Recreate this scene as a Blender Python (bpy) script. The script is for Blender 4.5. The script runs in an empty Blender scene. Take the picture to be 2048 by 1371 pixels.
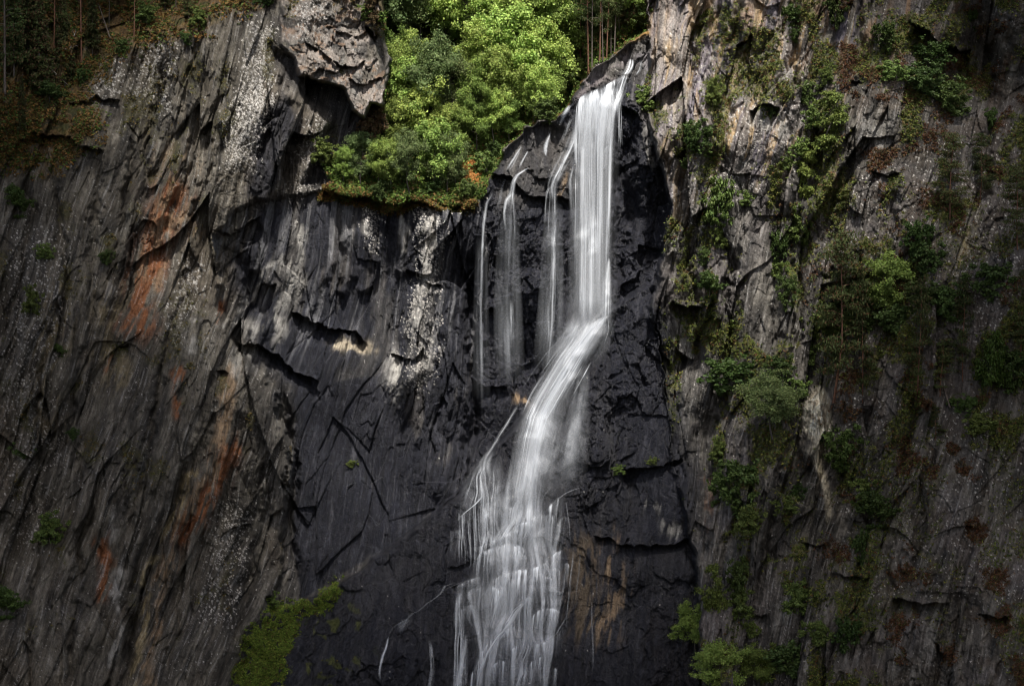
import bpy, bmesh, math, random
import numpy as np
from mathutils import Vector, Matrix

# ------------------------------------------------------------------ scene, camera, light
scene = bpy.context.scene
COL = scene.collection
CAM_D = 300.0          # metres from the camera to the plane of the fall
PX = 0.06              # metres per photo pixel on that plane
cam_data = bpy.data.cameras.new("camera")
cam = bpy.data.objects.new("camera", cam_data)
COL.objects.link(cam)
cam.location = (0, -CAM_D, 0)
cam.rotation_euler = (math.radians(90), 0, 0)
cam_data.sensor_width = 36
cam_data.lens = 36 * CAM_D / (2048 * PX)
cam_data.clip_start = 1
cam_data.clip_end = 5000
scene.camera = cam

SUN_EL, SUN_AZ = math.radians(56), math.radians(6)     # azimuth off the view axis, negative = from the left
sdir = Vector((math.sin(SUN_AZ) * math.cos(SUN_EL), -math.cos(SUN_AZ) * math.cos(SUN_EL), math.sin(SUN_EL)))
sun_data = bpy.data.lights.new("sun", 'SUN')
sun_data.energy = 5.0
sun_data.angle = math.radians(4.5)
sun_data.color = (1.0, 0.95, 0.87)
sun = bpy.data.objects.new("sun", sun_data)
sun.rotation_euler = sdir.to_track_quat('Z', 'Y').to_euler()
sun.location = sdir * 200
COL.objects.link(sun)

world = bpy.data.worlds.new("World")
scene.world = world
world.use_nodes = True
wn = world.node_tree
bg = wn.nodes["Background"]
sky = wn.nodes.new("ShaderNodeTexSky")
sky.sky_type = 'NISHITA'
sky.sun_disc = False
sky.sun_elevation = SUN_EL
sky.sun_rotation = math.atan2(sdir.x, sdir.y)
wn.links.new(sky.outputs[0], bg.inputs[0])
sky.dust_density = 4.0; sky.ozone_density = 0.6
bg.inputs[1].default_value = 0.095
scene.view_settings.view_transform = 'Standard'
scene.view_settings.look = 'None'
scene.view_settings.exposure = 0.45
scene.view_settings.gamma = 1.0
scene.cycles.max_bounces = 6
scene.cycles.diffuse_bounces = 3
scene.cycles.glossy_bounces = 2
scene.cycles.transmission_bounces = 3
scene.cycles.transparent_max_bounces = 32
scene.cycles.use_denoising = True
scene.cycles.filter_width = 1.0

# ------------------------------------------------------------------ numpy noise
f32 = np.float32
def tabl(seed, n=1):
    r = np.random.RandomState(seed)
    return r.rand(n, 512, 512).astype(f32)
def vnoise(x, y, seed):
    T = tabl(seed)[0]
    ix = np.floor(x).astype(np.int32); iy = np.floor(y).astype(np.int32)
    fx = (x - ix).astype(f32); fy = (y - iy).astype(f32)
    fx = fx * fx * (3 - 2 * fx); fy = fy * fy * (3 - 2 * fy)
    x0 = ix & 511; x1 = (ix + 1) & 511; y0 = iy & 511; y1 = (iy + 1) & 511
    a = T[y0, x0]; b = T[y0, x1]; c = T[y1, x0]; d = T[y1, x1]
    return (a + (b - a) * fx) * (1 - fy) + (c + (d - c) * fx) * fy
def fbm(x, y, seed, octs=4, gain=0.5):
    s = 0; a = 1.0; t = 0
    for o in range(octs):
        s = s + a * (vnoise(x * 2 ** o + 17.3 * o, y * 2 ** o + 5.1 * o, seed + o) * 2 - 1); t += a; a *= gain
    return (s / t).astype(f32)
def voro(x, y, seed, jit=0.95):
    """F1, F2, offset from the nearest point, its three random numbers"""
    J = tabl(seed, 5)
    ix = np.floor(x).astype(np.int32); iy = np.floor(y).astype(np.int32)
    f1 = np.full(x.shape, 9., f32); f2 = f1.copy()
    bx = np.zeros(x.shape, np.int32); by = bx.copy(); ox = np.zeros(x.shape, f32); oy = ox.copy()
    for dy in (-1, 0, 1):
        for dx in (-1, 0, 1):
            cx = (ix + dx); cy = (iy + dy); mx = cx & 511; my = cy & 511
            ax = (x - (cx + 0.5 + (J[0][my, mx] - .5) * jit)).astype(f32)
            ay = (y - (cy + 0.5 + (J[1][my, mx] - .5) * jit)).astype(f32)
            d = ax * ax + ay * ay
            m = d < f1
            f2 = np.where(m, f1, np.minimum(f2, d))
            f1 = np.where(m, d, f1); bx = np.where(m, mx, bx); by = np.where(m, my, by)
            ox = np.where(m, ax, ox); oy = np.where(m, ay, oy)
    return np.sqrt(f1), np.sqrt(f2), ox, oy, J[2][by, bx], J[3][by, bx], J[4][by, bx]
def sstep(a, b, x):
    t = np.clip((x - a) / (b - a), 0, 1)
    return (t * t * (3 - 2 * t)).astype(f32)

def seg_d(x, y, pts, closed=False):
    """distance to a polyline and the parameter along it"""
    best = np.full(x.shape, 1e9, f32); par = np.zeros(x.shape, f32); sgn = np.zeros(x.shape, f32)
    P = list(pts) + ([pts[0]] if closed else [])
    L = 0
    for (a, b) in zip(P[:-1], P[1:]):
        ex, ey = b[0] - a[0], b[1] - a[1]; l2 = ex * ex + ey * ey + 1e-6
        t = np.clip(((x - a[0]) * ex + (y - a[1]) * ey) / l2, 0, 1)
        dx = x - a[0] - t * ex; dy = y - a[1] - t * ey
        d = dx * dx + dy * dy
        m = d < best
        best = np.where(m, d, best); par = np.where(m, L + t * math.sqrt(l2), par)
        sgn = np.where(m, np.sign(ex * dy - ey * dx), sgn)
        L += math.sqrt(l2)
    return np.sqrt(best), par, L, sgn
def inside(x, y, pts):
    r = np.zeros(x.shape, bool); n = len(pts)
    for i in range(n):
        x1, y1 = pts[i]; x2, y2 = pts[(i + 1) % n]
        if y1 == y2: continue
        c = ((y1 > y) != (y2 > y)) & (x < (x2 - x1) * (y - y1) / (y2 - y1) + x1)
        r ^= c
    return r
def poly(x, y, pts, soft=10.0):
    """1 inside the polygon, falling to 0 over `soft` pixels about its edge"""
    xs = [p[0] for p in pts]; ys = [p[1] for p in pts]; m = 2 * soft + 2
    out = np.zeros(x.shape, f32)
    w = (x > min(xs) - m) & (x < max(xs) + m) & (y > min(ys) - m) & (y < max(ys) + m)
    if not w.any(): return out
    xx, yy = x[w], y[w]
    d = seg_d(xx, yy, pts, True)[0]
    sd = np.where(inside(xx, yy, pts), -d, d)
    out[w] = 1 - sstep(-soft, soft, sd)
    return out
def idw(x, y, cps, p=2.6):
    s = np.zeros(x.shape, f32); t = np.zeros(x.shape, f32)
    for (a, b, c) in cps:
        w = (((x - a) ** 2 + (y - b) ** 2) / 1e4 + 0.08) ** (-p / 2)
        s += w * c; t += w
    return (s / t).astype(f32)

# ------------------------------------------------------------------ the grid: photo pixels, coarser outside the frame
STEP = 1.5
def axis(lo, hi, far_lo, far_hi):
    core = np.arange(lo, hi, STEP)
    def tail(start, end, sg):
        o = []; s = STEP; v = start
        while (v < end) if sg > 0 else (v > end):
            s = min(s * 1.06, 40); v += sg * s; o.append(v)
        return o
    return np.array(tail(lo, far_lo, -1)[::-1] + list(core) + tail(core[-1], far_hi, 1))
gx = axis(-60, 2110, -1500, 3600)
gy = axis(-60, 1440, -500, 2300)
GX, GY = np.meshgrid(gx, gy)
X = GX.astype(f32); Y = GY.astype(f32)

# wobbled coordinates so that authored outlines are ragged
wx = fbm(X / 60, Y / 60, 11, 4) * 22 + fbm(X / 14, Y / 22, 15, 3) * 7
wy = fbm(X / 60, Y / 60, 21, 4) * 18 + fbm(X / 16, Y / 14, 25, 3) * 6
XW, YW = X + wx, Y + wy

# ------------------------------------------------------------------ large shape: depth in metres, + is away from the camera
D = idw(XW, YW, [(-300, -200, 26), (0, 0, 17), (230, 0, 17), (330, -100, 22), (100, 130, 9), (300, 110, 7), (0, 230, 3), (160, 270, 1), (400, 90, 5),
    (0, 700, -6), (0, 1371, -13), (150, 1000, -7), (300, 700, -2), (300, 1371, -9), (420, 400, 2.5), (550, 250, 2), (500, 100, 5), (520, 520, 4), (450, 900, -1),
    (480, 1371, -3), (560, 1100, 3), (-800, 700, -30), (-1400, 700, -60), (0, 2200, -40), (-900, 2200, -70)])
reg = np.zeros(X.shape, np.int8)          # 0 left cliff

R1 = [(430, 470), (520, 400), (640, 378), (800, 392), (975, 380), (985, 520), (975, 700), (970, 960), (780, 1120), (590, 1235), (545, 1260), (560, 1100), (585, 900), (550, 790), (480, 700), (430, 600)]
m = poly(XW, YW, R1, 7)
d1 = idw(X, Y, [(520, 450, 4.5), (700, 420, 4), (900, 420, 5), (540, 700, 5), (650, 700, 6), (850, 700, 7.5), (700, 900, 8.2), (620, 1000, 7.4), (850, 1000, 7.8), (780, 1080, 5.6), (640, 1180, 4.6), (600, 1200, 4), (950, 600, 8.5), (950, 900, 8.5)])
D = D * (1 - m) + d1 * m; reg[m > .5] = 1

R2 = [(775, -600), (1300, -600), (1300, 60), (1235, 105), (1160, 165), (1115, 240), (1050, 262), (1000, 330), (968, 388), (940, 396), (905, 416), (868, 400), (820, 408), (785, 418), (745, 396), (700, 402), (668, 388), (650, 330), (765, 265), (778, 180), (770, 60)]
m = poly(XW, YW, R2, 6)
d2 = idw(X, Y, [(660, 390, 1.6), (800, 400, 2), (940, 390, 4.2), (700, 310, 5), (850, 300, 10), (980, 300, 11), (800, 200, 16), (1050, 220, 15), (850, 100, 24), (1150, 110, 19), (1000, 0, 33), (800, 0, 32), (1260, 50, 21), (1000, -300, 60), (1260, -300, 55)])
D = D * (1 - m) + d2 * m; reg[m > .5] = 2

R3 = [(1300, 55), (1235, 105), (1160, 165), (1115, 238), (1050, 260), (1000, 325), (962, 390), (975, 520), (945, 700), (935, 990), (1100, 780), (1215, 640), (1325, 570), (1340, 400), (1300, 250)]
m = poly(X + wx * .5, Y + wy * .5, R3, 5)
d3 = idw(X, Y, [(1265, 110, 14), (1200, 150, 12), (1170, 190, 8.6), (1110, 260, 9.5), (1000, 345, 6), (1050, 290, 9), (980, 420, 6), (1040, 420, 4.5), (1100, 350, 6), (1040, 600, 4.8), (1100, 450, 6.5), (1020, 640, 7.4), (1190, 300, 8.6), (1190, 420, 10),
    (1280, 280, 9), (1280, 450, 11), (1190, 600, 10.5), (1010, 760, 9), (950, 900, 11), (1060, 730, 10), (960, 600, 8)], 3)
D = D * (1 - m) + d3 * m; reg[m > .5] = 3

R4 = [(1330, 550), (1212, 632), (1100, 760), (1020, 865), (935, 965), (780, 1095), (690, 1160), (590, 1205), (500, 1255), (455, 1400), (200, 2600), (1700, 2600), (1400, 1371), (1390, 1100), (1345, 900), (1335, 700)]
m = poly(X + wx * .5, Y + wy * .5, R4, 6)
d4 = idw(X, Y, [(1315, 560, 6), (1215, 645, 5), (1100, 775, 4.4), (1000, 900, 3), (780, 1110, 3), (600, 1225, 1), (500, 1350, -2), (1200, 800, 3.4), (1290, 700, 4), (1050, 1000, 1.2), (1050, 1180, -2), (1050, 1371, -6), (700, 1371, -5.5), (1300, 1000, 2.4), (1220, 1060, 1), (1250, 1120, -1.5), (1300, 1371, -5), (900, 1150, -1), (1000, 2200, -40)])
D = D * (1 - m) + d4 * m; reg[m > .5] = 4

R5 = [(1292, -600), (1290, 40), (1300, 120), (1285, 190), (1320, 260), (1338, 400), (1322, 560), (1300, 640), (1335, 760), (1345, 900), (1385, 1100), (1405, 1371), (1700, 2600), (4000, 2600), (4000, -600)]
m = poly(X + wx * .7, Y + wy * .7, R5, 6)
d5 = idw(XW, YW, [(1300, 0, 15), (1300, 120, 12), (1330, 300, 5), (1345, 500, 3), (1340, 700, 2), (1350, 900, 1), (1410, 1371, -8), (1500, 0, 6), (1700, 0, 5), (1600, 350, 1), (1450, 700, -2), (1700, 400, 0), (1700, 800, -5), (1850, 600, -4), (1850, 250, 2), (1550, 1000, -6),
    (2048, 0, 0), (2048, 600, -7), (2048, 1371, -17), (1700, 1371, -13), (1500, 1371, -10), (3400, 700, -60), (2600, 700, -28), (1700, 2200, -45), (1600, -400, 16), (3400, 2200, -90), (1960, 120, 6)])
D = D * (1 - m) + d5 * m; reg[m > .5] = 5

R6 = [(520, -600), (705, -600), (775, -200), (772, 60), (762, 70), (735, 55), (752, 95), (775, 180), (768, 208), (742, 203), (730, 235), (705, 222), (690, 178), (640, 165), (600, 150), (585, 118), (560, 90), (560, 0)]
m = poly(X + wx * .35, Y + wy * .35, R6, 4)
d6 = idw(X, Y, [(555, 60, 4.2), (585, 120, 2), (565, -20, 5), (630, 150, .4), (700, 175, 0), (770, 190, .6), (760, 60, 2.5), (650, 40, 2.6), (600, -100, 6), (740, -200, 9), (735, 225, -0.5), (650, -400, 20)])
D = D * (1 - m) + d6 * m
m6 = m
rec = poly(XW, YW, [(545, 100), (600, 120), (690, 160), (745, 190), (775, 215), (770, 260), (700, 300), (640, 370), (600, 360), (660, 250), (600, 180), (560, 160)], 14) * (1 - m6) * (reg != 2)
D += rec * 2.6

# hollows, gullies, ribs:  (polyline, half width px, depth m)  + = groove
for pts, w, dep in [
    ([(1955, -100), (1950, 60), (1935, 150), (1900, 210)], 42, 7),
    ([(1990, 60), (1970, 300), (1950, 420)], 14, 2.5),
    ([(1430, -50), (1425, 90), (1405, 190)], 12, 1.6), ([(1555, -50), (1550, 60), (1515, 130)], 9, 1.0),
    ([(1340, 180), (1345, 330), (1332, 520), (1335, 640)], 16, -2.0),
    ([(1240, 240), (1245, 330), (1238, 480), (1215, 600)], 22, 3.2),
    ([(1235, 110), (1275, 220), (1310, 330), (1318, 420)], 10, -1.5),
    ([(935, 500), (940, 680), (948, 820), (925, 930)], 11, 2.6),
    ([(500, 540), (510, 640)], 12, 1.4), ([(445, 480), (490, 560), (500, 660)], 14, 1.2),
    ([(560, 770), (585, 880), (583, 1000), (590, 1190)], 8, 1.8),
    ([(600, 640), (640, 560), (665, 500)], 12, -0.8),
    ([(700, 460), (690, 600)], 14, -1.0), ([(745, 420), (735, 600)], 12, -1.0), ([(800, 430), (795, 560)], 12, -0.9), ([(860, 420), (850, 700), (800, 800)], 26, -1.4),
    ([(900, 400), (895, 900)], 12, -.9),
    ([(270, 1371), (285, 1230), (330, 1080), (420, 900), (480, 740), (540, 600)], 30, -1.5),
    ([(250, 1371), (250, 1230), (300, 1080), (380, 920), (430, 780)], 12, 1.6),
    ([(150, 1000), (180, 800), (230, 640), (300, 430)], 20, 1.6), ([(290, 640), (330, 480), (400, 300), (470, 130)], 14, 1.4),
    ([(470, 120), (430, 300), (370, 470)], 9, 1.2),
    ([(510, 330), (560, 250), (590, 190)], 20, 1.6),
    ([(470, 1371), (490, 1200), (500, 1120)], 14, 1.6),
    ([(1180, 700), (1270, 640), (1330, 620)], 18, -1.0),
    ([(1350, 560), (1240, 650), (1180, 740), (1130, 880)], 16, 1.0),
    ([(1420, 800), (1410, 950), (1400, 1150)], 18, 2.0),
    ([(1570, 400), (1560, 560), (1540, 720)], 14, 1.4), ([(1500, 400), (1490, 560), (1470, 700)], 14, -1.0),
    ([(1640, 250), (1610, 380), (1575, 560)], 26, 1.6),
    ([(1840, 770), (1815, 860), (1780, 980)], 10, 2.2),
    ([(1640, 780), (1620, 860), (1640, 960), (1655, 1060)], 22, -1.6),
    ([(1700, 900), (1690, 1050), (1640, 1200)], 18, 2.0), ([(1780, 900), (1740, 1100), (1700, 1300)], 30, -1.6),
    ([(1380, 960), (1390, 1090), (1380, 1200)], 8, 1.0), ([(1385, 1010), (1250, 1100), (1150, 1110)], 14, -.8),
    ([(1940, 1180), (1960, 1371)], 30, 1.6),
    ([(1470, -60), (1465, 120), (1440, 330), (1435, 420)], 7, 1.5), ([(1500, -60), (1490, 150)], 16, -1.2), ([(1600, -60), (1590, 140), (1560, 300)], 9, 1.6), ([(1380, -60), (1375, 150), (1365, 330)], 6, 1.0),
    ([(1400, 330), (1390, 600), (1380, 760)], 7, 1.3), ([(1460, 460), (1450, 700), (1440, 860)], 8, 1.6), ([(1590, 420), (1600, 600), (1580, 740)], 7, 1.3), ([(1720, -60), (1715, 150), (1690, 330), (1640, 520)], 9, 1.6),
    ([(1790, 380), (1770, 560)], 10, 1.4), ([(1480, 860), (1470, 1050), (1430, 1200)], 8, 1.4), ([(1560, 880), (1540, 1080), (1500, 1250)], 8, 1.4), ([(1860, 900), (1820, 1120)], 8, 1.2), ([(1760, 1000), (1790, 1200)], 7, 1.0),
    ([(60, 250), (50, 520), (20, 760)], 9, 1.6), ([(110, 300), (120, 560), (70, 800), (60, 1000)], 8, 1.6), ([(200, 330), (190, 560), (150, 760), (120, 960)], 9, 1.5), ([(260, 260), (240, 480)], 8, 1.4), ([(400, 480), (330, 700), (290, 900), (240, 1100)], 8, 1.5),
    ([(330, 100), (300, 330), (280, 430)], 8, 1.4), ([(400, 80), (360, 300)], 7, 1.2), ([(180, 1000), (150, 1200), (140, 1400)], 9, 1.6), ([(90, 980), (70, 1200), (60, 1400)], 9, 1.4), ([(440, 880), (360, 1120), (330, 1400)], 8, 1.0), ([(540, 900), (520, 1060), (480, 1200)], 9, 1.4),
    ]:
    x0 = min(p[0] for p in pts) - 3 * w; x1 = max(p[0] for p in pts) + 3 * w; y0 = min(p[1] for p in pts) - 3 * w; y1 = max(p[1] for p in pts) + 3 * w
    k = (XW > x0) & (XW < x1) & (YW > y0) & (YW < y1)
    d, t, L, sg = seg_d(XW[k], YW[k], pts)
    end = sstep(0, .15, t / L) * (1 - sstep(.85, 1, t / L))
    D[k] += dep * np.exp(-(d / w) ** 2) * end

# overhanging lips: rock under the line is set back by `dep`, easing out over `fall` pixels downwards
def lip(pts, dep, fall):
    xs = np.array([p[0] for p in pts], f32); ys = np.array([p[1] for p in pts], f32)
    k = (XW > xs[0]) & (XW < xs[-1]) & (YW > ys.min() - 10) & (YW < ys.max() + 4 * fall)
    ly = np.interp(XW[k], xs, ys)
    b = YW[k] - ly
    end = sstep(xs[0], xs[0] + 12, XW[k]) * (1 - sstep(xs[-1] - 12, xs[-1], XW[k]))
    D[k] += dep * end * np.where(b > 0, np.exp(-(b / fall) ** 1.5), 0) - dep * .3 * end * np.where(b <= 0, np.exp(b / (fall * .6)), 0)
for L in [([(478, 682), (520, 688), (560, 705), (600, 745), (640, 765)], 2.2, 26), ([(430, 462), (470, 470), (500, 452), (530, 428)], 1.3, 40),
    ([(575, 622), (610, 630), (650, 668), (690, 660), (735, 690)], 2.0, 22), ([(840, 560), (880, 575)], 1, 14), ([(775, 712), (810, 714), (845, 690)], 1.6, 18),
    ([(1345, 606), (1412, 608)], 3.0, 30), ([(1340, 690), (1372, 714)], 2.2, 20), ([(1495, 216), (1525, 212), (1562, 222)], 2.4, 28),
    ([(1770, 1205), (1830, 1210), (1900, 1206)], 2.6, 40), ([(1955, 1222), (2030, 1230)], 2.6, 30), ([(1690, 1140), (1740, 1150)], 1.6, 20),
    ([(1810, 40), (1880, 90), (1940, 100)], 3.0, 60), ([(1700, 165), (1730, 170)], 1, 16), ([(960, 618), (1010, 612), (1035, 604)], 2.0, 60), ([(955, 775), (1020, 782)], 1.2, 30),
    ([(1030, 640), (1070, 650)], 1, 20), ([(640, 380), (720, 398), (800, 402), (880, 412), (960, 400)], 1.5, 26), ([(980, 350), (1020, 370), (1060, 392), (1110, 400)], 2.0, 26),
    ([(1090, 385), (1150, 400)], 1.6, 30), ([(1240, 200), (1290, 240)], 2.4, 30), ([(860, 150), (900, 160)], .1, 10), ([(235, 700), (262, 690)], 1.4, 14),
    ([(140, 210), (200, 190), (250, 205)], 1.6, 20), ([(60, 260), (140, 285), (200, 300)], 1.8, 30), ([(440, 1060), (500, 1055)], 1, 20), ([(420, 740), (465, 745)], 1.2, 20),
    ([(1180, 1070), (1240, 1095), (1320, 1085), (1390, 1078)], 1.6, 26), ([(1240, 955), (1320, 930), (1370, 915)], 1.6, 40), ([(1060, 1185), (1130, 1190)], .6, 20),
    ([(600, 90), (640, 110), (665, 135)], 1.3, 14), ([(655, 120), (700, 130), (735, 112)], 1.3, 12), ([(690, 155), (730, 165), (770, 150)], 1.0, 12), ([(660, 60), (710, 70), (750, 50)], .8, 14),
    ([(1740, 330), (1775, 350), (1800, 345)], 1.2, 20), ([(1870, 1280), (1900, 1300)], 1, 20), ([(1600, 1080), (1640, 1090), (1665, 1080)], 1.4, 20), ([(1500, 1240), (1540, 1235)], 1.4, 20),
    ([(870, 395), (905, 404), (940, 398)], 1.4, 16), ([(1440, 560), (1470, 570)], 1, 16), ([(1640, 560), (1680, 556)], .8, 16),
    ([(905, 1170), (960, 1165)], .8, 16), ([(970, 1095), (1030, 1080), (1130, 1085)], .8, 16), ([(900, 1130), (1000, 1100)], .5, 16)]:
    lip(*L)

# boulders and knobs in the lower cascade
for (bx, by, r, h) in [(1052, 1050, 15, 1.5), (1100, 1035, 14, 1.3), (1085, 1165, 26, 1.0), (985, 1112, 24, 1.2), (1030, 1180, 30, 1.0), (1065, 1200, 16, 1.4), (1105, 1225, 28, 1.2), (1020, 1275, 30, 1.0),
    (1060, 1290, 20, 1.1), (930, 1210, 22, .9), (1120, 1170, 16, .9), (930, 1280, 20, .7), (1100, 1300, 26, .9), (1000, 1030, 22, .8), (960, 1000, 18, .7), (1225, 220, 14, 1.2), (1250, 195, 20, 1.4),
    (1270, 320, 24, 1.2), (1240, 80, 16, 1.8), (1255, 45, 14, 1.2), (1195, 160, 22, 1.2), (1120, 235, 18, 1.4)]:
    d = np.hypot((XW - bx) / 1.0, (YW - by) / 1.3) / r
    D -= h * np.exp(-d ** 3)

# ------------------------------------------------------------------ rock relief
slant = 0.31 + (0.14 - 0.31) * sstep(380, 900, X) + (0.26 - 0.14) * sstep(1250, 1700, X)
U = X + slant * (Y - 685) + fbm(X / 160, Y / 300, 31, 3) * 26 + wx * .10                       # constant along the foliation
V = Y - slant * .5 * X + wy * .3
def facets(cell, stretch, tilt, off, seed, xx, yy, aw=0.16):
    a = fbm(xx / cell / 1.3, yy / cell / stretch / 1.3, seed + 50, 2) * aw
    b = fbm(xx / cell / 1.3, yy / cell / stretch / 1.3, seed + 60, 2) * aw
    f1, f2, ox, oy, r1, r2, r3 = voro(xx / cell + a, yy / (cell * stretch) + b, seed)
    h = (ox * (r1 - .5) * 2 * tilt + oy * (r2 - .5) * 2 * tilt * stretch * .45 + (r3 - .5) * off) * cell * PX
    h += np.exp(-((f2 - f1) / .09) ** 2) * .10 * cell * PX * off
    return h.astype(f32)
XI, YI = X + wx * .22, Y + wy * .22
Hf = facets(230, 3.4, .5, .5, 95, U, V) * .8 + facets(120, 3.6, .65, .75, 101, U, V) + facets(52, 4.2, .8, .95, 111, U, V) + facets(24, 4.2, .6, .6, 121, U, V) \
   + facets(11, 3.4, .6, .6, 131, U, V) + facets(5.5, 3.0, .6, .5, 141, U, V)
Hi = facets(90, 1.3, .5, .4, 201, XW, YW) + facets(42, 1.2, .65, .55, 211, XW, YW + .3 * XW) + facets(19, 1.2, .65, .5, 221, XW, YW + .3 * XW) \
   + facets(9, 1.2, .8, .65, 231, XI, YI) + facets(4.6, 1.1, .7, .5, 241, XI, YI)
streak = fbm(U / 7, V / 110, 301, 4) * .30 + fbm(U / 26, V / 260, 311, 3) * .8 - np.abs(fbm(U / 13, V / 150, 321, 3)) * .6
def cracks(n_, wd_): return np.exp(-(np.abs(n_) / wd_) ** 1.4).astype(f32)
gate = fbm(XW / 50, YW / 80, 345, 3)
crk = cracks(fbm(U / 30, V / 170, 341, 4), .022) * .42 * sstep(-.2, .2, gate) + cracks(fbm(U / 11, V / 75, 347, 4), .035) * .20 * sstep(-.1, .3, -gate) \
    + cracks(fbm(XW / 70 + .3, YW / 34, 351, 5), .014) * .40 * sstep(0, .25, gate)
iso = np.zeros(X.shape, f32)
iso[(reg == 4) | (reg == 3)] = .85
iso = np.maximum(iso, m6 * .8)
iso = np.maximum(iso, .45 * sstep(1640, 1800, X) * (reg == 5))
iso = np.maximum(iso, (reg == 2) * 1.0)
amp = np.ones(X.shape, f32)
amp[reg == 1] = .75
amp[reg == 3] = .9
amp += .5 * m6
amp[reg == 0] *= .82
smoothpatch = poly(XW, YW, [(600, 770), (780, 740), (830, 900), (860, 990), (780, 1080), (620, 1170), (590, 1000)], 30)
smoothpatch = np.maximum(smoothpatch, poly(XW, YW, [(960, 640), (1030, 640), (1040, 770), (960, 770)], 12) * .8)
smoothpatch = np.maximum(smoothpatch, poly(XW, YW, [(1490, 480), (1560, 470), (1580, 620), (1540, 700), (1490, 640)], 14) * .6)
smoothpatch = np.maximum(smoothpatch, poly(XW, YW, [(400, 1040), (480, 1060), (450, 1300), (330, 1300), (350, 1150)], 14) * .5)
amp *= 1 - .42 * smoothpatch
H = amp * (crk * .9 * (1 - .85 * smoothpatch) + Hf * (1 - iso) + Hi * iso + streak * (1 - .8 * iso))
big = fbm(XW / 170, YW / 230, 331, 3)
amp2 = .40 + .80 * sstep(-.25, .35, big)                   # calm slabs beside broken rock
D += H * .62 * amp2
# ------------------------------------------------------------------ rock colour, dampness, moss
def C3(*c): return np.array(c, f32)
A = np.zeros(X.shape + (3,), f32)
def paint(mask, col, k=1.0):
    m = np.clip(mask * k, 0, 1)[..., None]
    A[:] = A * (1 - m) + np.asarray(col, f32) * m
n1 = fbm(U / 40, V / 160, 401, 5); n2 = fbm(U / 9, V / 60, 411, 4); n3 = fbm(XW / 5, YW / 5, 421, 3); n4 = fbm(XW / 140, YW / 140, 431, 4)
nh = fbm(XW / 24, YW / 24, 441, 5)
A[:] = C3(.085, .079, .073)
paint(sstep(-.25, .5, n1), (.15, .14, .128))
paint(sstep(0, .5, n2), (.24, .226, .205), .7)
paint(sstep(.05, .6, -n2), (.045, .044, .046), .75)
paint(sstep(.0, .5, n4), (.15, .125, .10), .5)
warm = (1 - sstep(430, 700, X)) + sstep(1350, 1600, X) * .5
A *= 1 + warm[..., None] * (np.array((.03, .0, -.08), f32))
paint((reg == 0) * sstep(.05, .4, fbm(U / 30, V / 150, 469, 4)), (.15, .13, .10), .45)
# dark damp wall in the middle, wet rock round the fall
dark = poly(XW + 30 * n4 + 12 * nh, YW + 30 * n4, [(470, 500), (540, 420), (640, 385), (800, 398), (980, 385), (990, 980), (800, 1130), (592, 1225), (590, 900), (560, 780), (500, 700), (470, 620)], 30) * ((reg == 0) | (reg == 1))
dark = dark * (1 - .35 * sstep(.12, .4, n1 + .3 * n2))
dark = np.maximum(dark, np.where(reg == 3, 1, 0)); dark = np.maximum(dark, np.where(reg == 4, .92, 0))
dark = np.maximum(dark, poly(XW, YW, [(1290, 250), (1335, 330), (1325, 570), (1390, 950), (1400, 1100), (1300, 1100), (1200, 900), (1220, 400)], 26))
dark = np.maximum(dark, rec * .6)  # recess beneath the overhanging block darkened in the colour too
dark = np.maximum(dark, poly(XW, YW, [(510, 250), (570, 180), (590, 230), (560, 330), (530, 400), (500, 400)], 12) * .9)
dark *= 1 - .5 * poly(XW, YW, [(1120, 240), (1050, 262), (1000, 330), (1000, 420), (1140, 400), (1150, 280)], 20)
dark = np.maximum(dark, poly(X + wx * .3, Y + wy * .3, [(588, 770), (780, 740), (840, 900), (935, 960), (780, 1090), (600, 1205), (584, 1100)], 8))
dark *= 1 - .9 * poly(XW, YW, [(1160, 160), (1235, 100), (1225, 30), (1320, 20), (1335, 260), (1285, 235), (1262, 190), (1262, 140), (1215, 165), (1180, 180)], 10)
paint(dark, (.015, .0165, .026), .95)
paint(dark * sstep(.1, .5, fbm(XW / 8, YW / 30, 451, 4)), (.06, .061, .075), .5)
paint((reg == 1) * sstep(.10, .42, fbm(U / 9, V / 190, 453, 4)) * (1 - sstep(640, 800, Y)) * sstep(380, 420, Y), (.17, .17, .18), .75)
wet = np.clip(dark * 1.1, 0, 1) * np.where((reg == 3) | (reg == 4), 1, .6)
cap = poly(XW, YW, [(1232, 75), (1250, 50), (1300, 40), (1296, 70), (1262, 86), (1240, 96)], 7)
paint(cap, (.42, .24, .07), .9); paint(poly(XW, YW, [(1150, 150), (1230, 112), (1262, 105), (1262, 116), (1215, 128), (1160, 165)], 5) * sstep(-.1, .2, nh), (.2, .12, .04), .8)
paint(poly(XW, YW, [(1150, 165), (1225, 112), (1262, 108), (1262, 140), (1215, 160), (1180, 176), (1150, 196)], 7) * sstep(-.35, .2, nh), (.27, .235, .24), .9)
paint(poly(XW, YW, [(1262, 112), (1310, 100), (1335, 262), (1285, 238), (1255, 195)], 8) * sstep(-.4, .1, n2), (.25, .235, .25), .8)
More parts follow.
